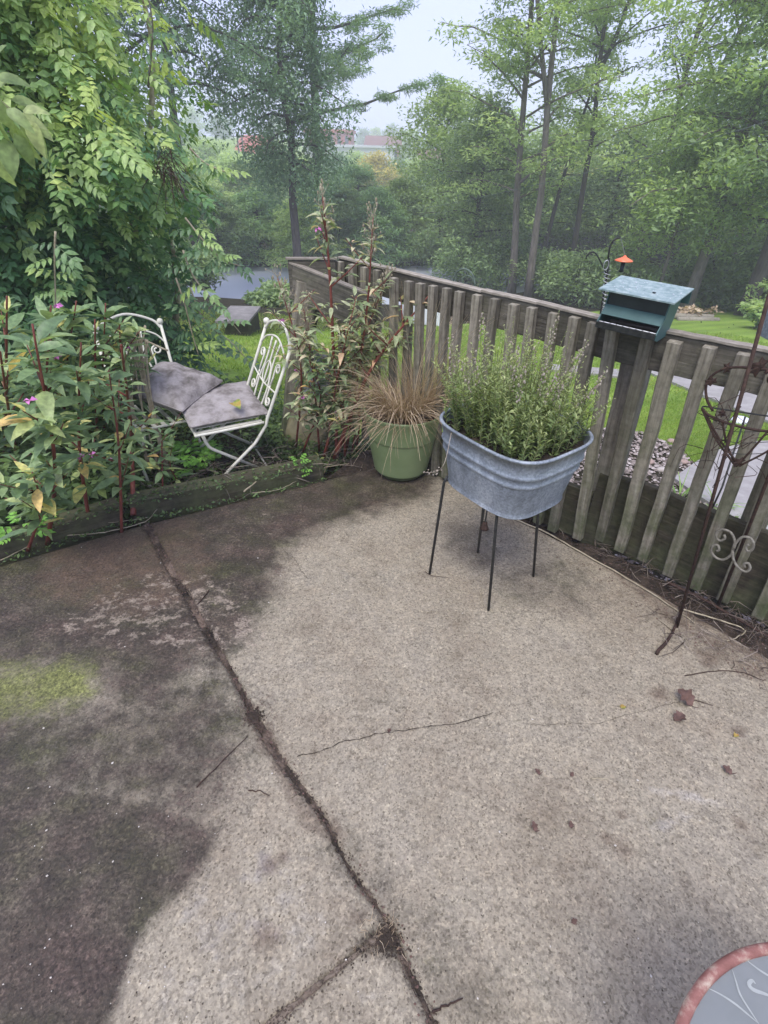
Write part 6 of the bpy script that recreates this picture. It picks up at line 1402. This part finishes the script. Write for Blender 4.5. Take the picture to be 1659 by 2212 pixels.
def dcl(g):
    t = g.random()*1.4; q = Tpt+(dE-Tpt)*t; return np.array([*(q+g.normal(size=2)*.010), .001])
crumbs('joint_debris', "crumbs scattered along the faint diagonal joint at bottom left of centre", 500, (0, 0, 1, 1), .0008, .0032, M['joint2'], 409, cl=dcl)
crumbs('joint_debris', "dry plant bits caught in the slab joint", 500, (0, 0, 1, 1), .0012, .0040, M['brownleaf'], 406, cl=jcl(.014))
def ccl(x, y, sp): 
    q0_ = P(x, y, .002); return lambda g: q0_+np.array([g.normal()*sp, g.normal()*sp, 0])
crumbs('soil_clump', "heap of dark crumbs in the joint at its midpoint", 420, (0, 0, 1, 1), .0012, .0055, M['soil'], 407, cl=ccl(548, 1548, .014))
crumbs('soil_clump', "heap of mossy crumbs at the joint crossing below", 420, (0, 0, 1, 1), .001, .0040, M['soil'], 408, cl=ccl(835, 2030, .014))
# tangles of straw
def tangle(name, label, poly, N, L, mat, seed, z=(0, .03), w_=.0018):
    g = np.random.default_rng(seed); poly = np.array(poly); lo, hi = poly.min(0), poly.max(0); m_ = MB(); k = 0
    while k < N:
        q = lo+(hi-lo)*g.random(2)
        if seg_sd(np.array([q[0]]), np.array([q[1]]), poly)[0] < 0: continue
        k += 1; a = g.random()*2*PI; l_ = L*(.3+g.random()); p0 = np.array([*q, z[0]+(z[1]-z[0])*g.random()]); p2_ = p0+[math.cos(a)*l_, math.sin(a)*l_, g.normal()*.01]; p2_[2] = max(p2_[2], z[0])
        m_.tube([p0, (p0+p2_)/2+g.normal(size=3)*l_*.12+[0, 0, .008], p2_], [w_, w_*.8, w_*.4], 3, caps=False, t=g.random())
    o = link(name, m_.mesh(name), M[mat]); return tag(o, label, 'litter', kind='stuff')
tangle('straw_litter', "dry straw and rootlets along the fence foot", [(.3, 2.78), (.72, 2.28), (1.15, 1.85), (1.5, 1.42), (1.72, 1.42), (1.3, 1.85), (.85, 2.25), (.42, 2.72)], 240, .10, 'litter', 501, (-.012, .03))
tangle('straw_litter', "pale broken stalks near the plant stand foot", [(1.05, 1.45), (1.45, 1.25), (1.75, 1.3), (1.45, 1.7), (1.2, 1.85)], 130, .11, 'litter', 502, (-.01, .05), .0018)
tangle('straw_litter', "fallen stalks round the chair feet and the timber", [(-1.4, 2.15), (-.35, 2.62), (-.05, 2.85), (-.4, 3.1), (-1.3, 2.6)], 260, .13, 'litter', 503, (-.02, .09), .0022)
tangle('straw_litter', "fine rootlets around the soil clump in the joint", [tuple(P(500, 1500)[:2]), tuple(P(590, 1500)[:2]), tuple(P(600, 1590)[:2]), tuple(P(510, 1570)[:2])], 70, .025, 'brownleaf', 504, (0, .006), .0007)
tangle('straw_litter', "fine rootlets around the lower joint crossing", [tuple(P(780, 1990)[:2]), tuple(P(860, 1980)[:2]), tuple(P(890, 2060)[:2]), tuple(P(760, 2060)[:2])], 60, .02, 'straw', 505, (0, .006), .0006)

# ------------------------------------------------------------------ stones, irises and grass beyond the fence
rk = [(1450, 955, .05), (1475, 1000, .045), (1500, 1015, .055), (1398, 1000, .06), (1430, 1018, .05), (1560, 1040, .04), (1283, 1040, .05), (1255, 985, .05), (1240, 1015, .05)]
rlab = ["pink stone under the path's near edge", "rounded pink stone by the kick board right of the post", "larger pinkish stone in the pebbles right of the post", "pale stone behind the slat right of the post", "small stone among pebbles beside the pale one", "small stone before the iris leaves",
        "stone left of the first post slat", "stone behind the tub's right corner", "stone in the pebble bed behind the tub"]
for i, (x, y, s_) in enumerate(rk):
    q = Gp(x, y); s_ *= .62; m_ = MB(); m_.sphere((q[0], q[1], q[2]+s_*.3), s_, 12, (1.2+.3*random.random(), 1, .7)); v = m_.v[0]; v += rng.normal(size=v.shape)*s_*.03; solo('stone', m_, M['rockpink'] if i < 4 else M['pebble'], tuple(q), rlab[i], 'stone', 'stones beyond the fence', True)
g = np.random.default_rng(9); N = 7000; pp_ = []
fb0 = np.array(tops[8][1][:2])+nF[:2]*.08; fb1 = np.array(tops[-1][1][:2])+nF[:2]*.08+dF[:2]*.4
pl_ = np.array(pebpoly); lo_, hi_ = pl_.min(0), pl_.max(0)
while len(pp_) < N:
    q = lo_+(hi_-lo_)*g.random((4000, 2)); q = q[seg_sd(q[:, 0], q[:, 1], pl_) > -.02]; pp_ += [[a, b_, float(G(a, b_))+.008] for a, b_ in q]
pp_ = pp_[:N]
pp_ = np.array(pp_); U = []; 
T8 = np.array([[1, 0, 0], [.3, .9, .1], [-.8, .6, 0], [-.9, -.5, .1], [.2, -1, 0], [0, 0, .7]]); TF8 = np.array([[0, 1, 5], [1, 2, 5], [2, 3, 5], [3, 4, 5], [4, 0, 5]])
a = g.random(N)*2*PI; c_, sn = np.cos(a), np.sin(a); z = np.zeros(N); rot = np.stack([np.stack([c_, -sn, z], 1), np.stack([sn, c_, z], 1), np.stack([z, z, z+1], 1)], 1)
V, Fc, tt = scatter(T8, TF8, pp_, rot, .006+.013*g.random(N)**1.8, g.random(N)); me = np_mesh('pebbles', V, Fc, tt); me.materials.append(M['pebblebed']); tag(link('pebbles', me), "bed of small pale pebbles running along behind the fence", 'pebbles', kind='stuff')
iris = [(1470, 1055), (1545, 1080), (1585, 1105), (1640, 1130), (1700, 1160)]
ilab = ["clump of blade leaves nearest the post behind the kick board", "blade leaf clump left of the stand's rods", "blade leaf clump between the stand's rods", "blade leaf clump at the right picture edge", "blade leaf clump beyond the right edge"]
M['iris'] = leafm('blade_leaf', [(0, (.09, .18, .04)), (1, (.22, .34, .10))], trans=.35)
for i, (x, y) in enumerate(iris):
    q = Gp(x, y+18); ir = empty('iris_clump', tuple(q), ilab[i], 'plant', 'blade leaved clumps behind the fence'); blades('leaves', 16, tuple(q), .05, .17, .5, .9, .012, M['iris'], ir, 600+i, seg=4)
# near lawn blades
def lawn_blades(N, x0, x1, y0, y1, L, wd_, seed):
    g = np.random.default_rng(seed); x = g.uniform(x0, x1, N*2); y = g.uniform(y0, y1, N*2); s_ = seg_sd(x, y, bed); fence_side = (x-tops[3][0][0])*nF[0]+(y-tops[3][0][1])*nF[1]
    ok = (s_ < -.02) & ((fence_side > .05) | (x < -.6)); sidew = [tuple(Gp(a, b)[:2]) for a, b in [(1388, 803), (1480, 843), (1600, 893), (1760, 955), (1900, 1010), (1900, 880), (1760, 850), (1600, 822), (1480, 799), (1405, 786)]]
    pth = [tuple(Gp(a, b)[:2]) for a, b in [(1452, 1040), (1530, 1095), (1640, 1160), (1780, 1230), (1800, 1000), (1660, 958), (1560, 975), (1500, 1005)]]
    ok &= (seg_sd(x, y, pebpoly) < 0) & (seg_sd(x, y, sidew) < .02) & (seg_sd(x, y, pth) < .02); x, y = x[ok][:N], y[ok][:N]; N = len(x); pos = np.stack([x, y, G(x, y)+.0], 1)
    a = g.random(N)*2*PI; d = np.stack([np.cos(a)*.5, np.sin(a)*.5, .55+.6*g.random(N)], 1); nn = np.stack([np.cos(a+1.2), np.sin(a+1.2), .3+0*a], 1)
    V, Fc, tt = scatter(np.array([[0, .5, 0], [0, -.5, 0], [1, 0, 0]])*[1, wd_/L, 1], np.array([[0, 1, 2]]), pos, frames(d, nn), L*(.5+.8*g.random(N)), np.clip(g.normal(.5+.25*np.sin(x*2.3)*np.cos(y*1.9), .22), 0, 1))
    me = np_mesh('lawn_grass', V, Fc, tt); me.materials.append(M['grassblade']); return tag(link('lawn_grass', me), kind='stuff')
tag(lawn_blades(70000, -1.6, 4.2, 1.0, 5.5, .032, .005, 700), "short bright grass blades on the near lawn beyond the fence", 'grass')
tag(lawn_blades(60000, -5, 7, 5.5, 11, .045, .012, 701), "short bright grass blades further down the lawn", 'grass')
# white bowl on the lawn, cast stone at right
q = Gp(1600, 912); m_ = MB(); m_.lathe([(.001, .05), (.05, .046), (.085, .03), (.10, .0), (.095, 0), (.001, .0)], 24, tuple(q)); solo('white_dish', m_, M['white'], tuple(q), "upturned white dish on the grass behind the hanging ring", 'dish', smooth=True)
q = D(1652, 740, 2.1); q[2] = 1.1; gr_ = empty('grey_lantern', (q[0]+.05, q[1]+.05, .98), "pale grey metal lantern edge standing at the fence's right end above the rail", 'lantern')
m_ = MB(); m_.box((q[0]+.075, q[1]+.06, 1.10), (.10, .10, .22)); part('housing', m_, M['galv'], gr_); m_ = MB(); m_.box((q[0]+.075, q[1]+.06, 1.222), (.13, .13, .018)); part('cap', m_, M['galv'], gr_)
sc.cycles.volume_bounces = 3; sc.cycles.max_bounces = 8; sc.cycles.diffuse_bounces = 4; sc.cycles.volume_step_rate = 4
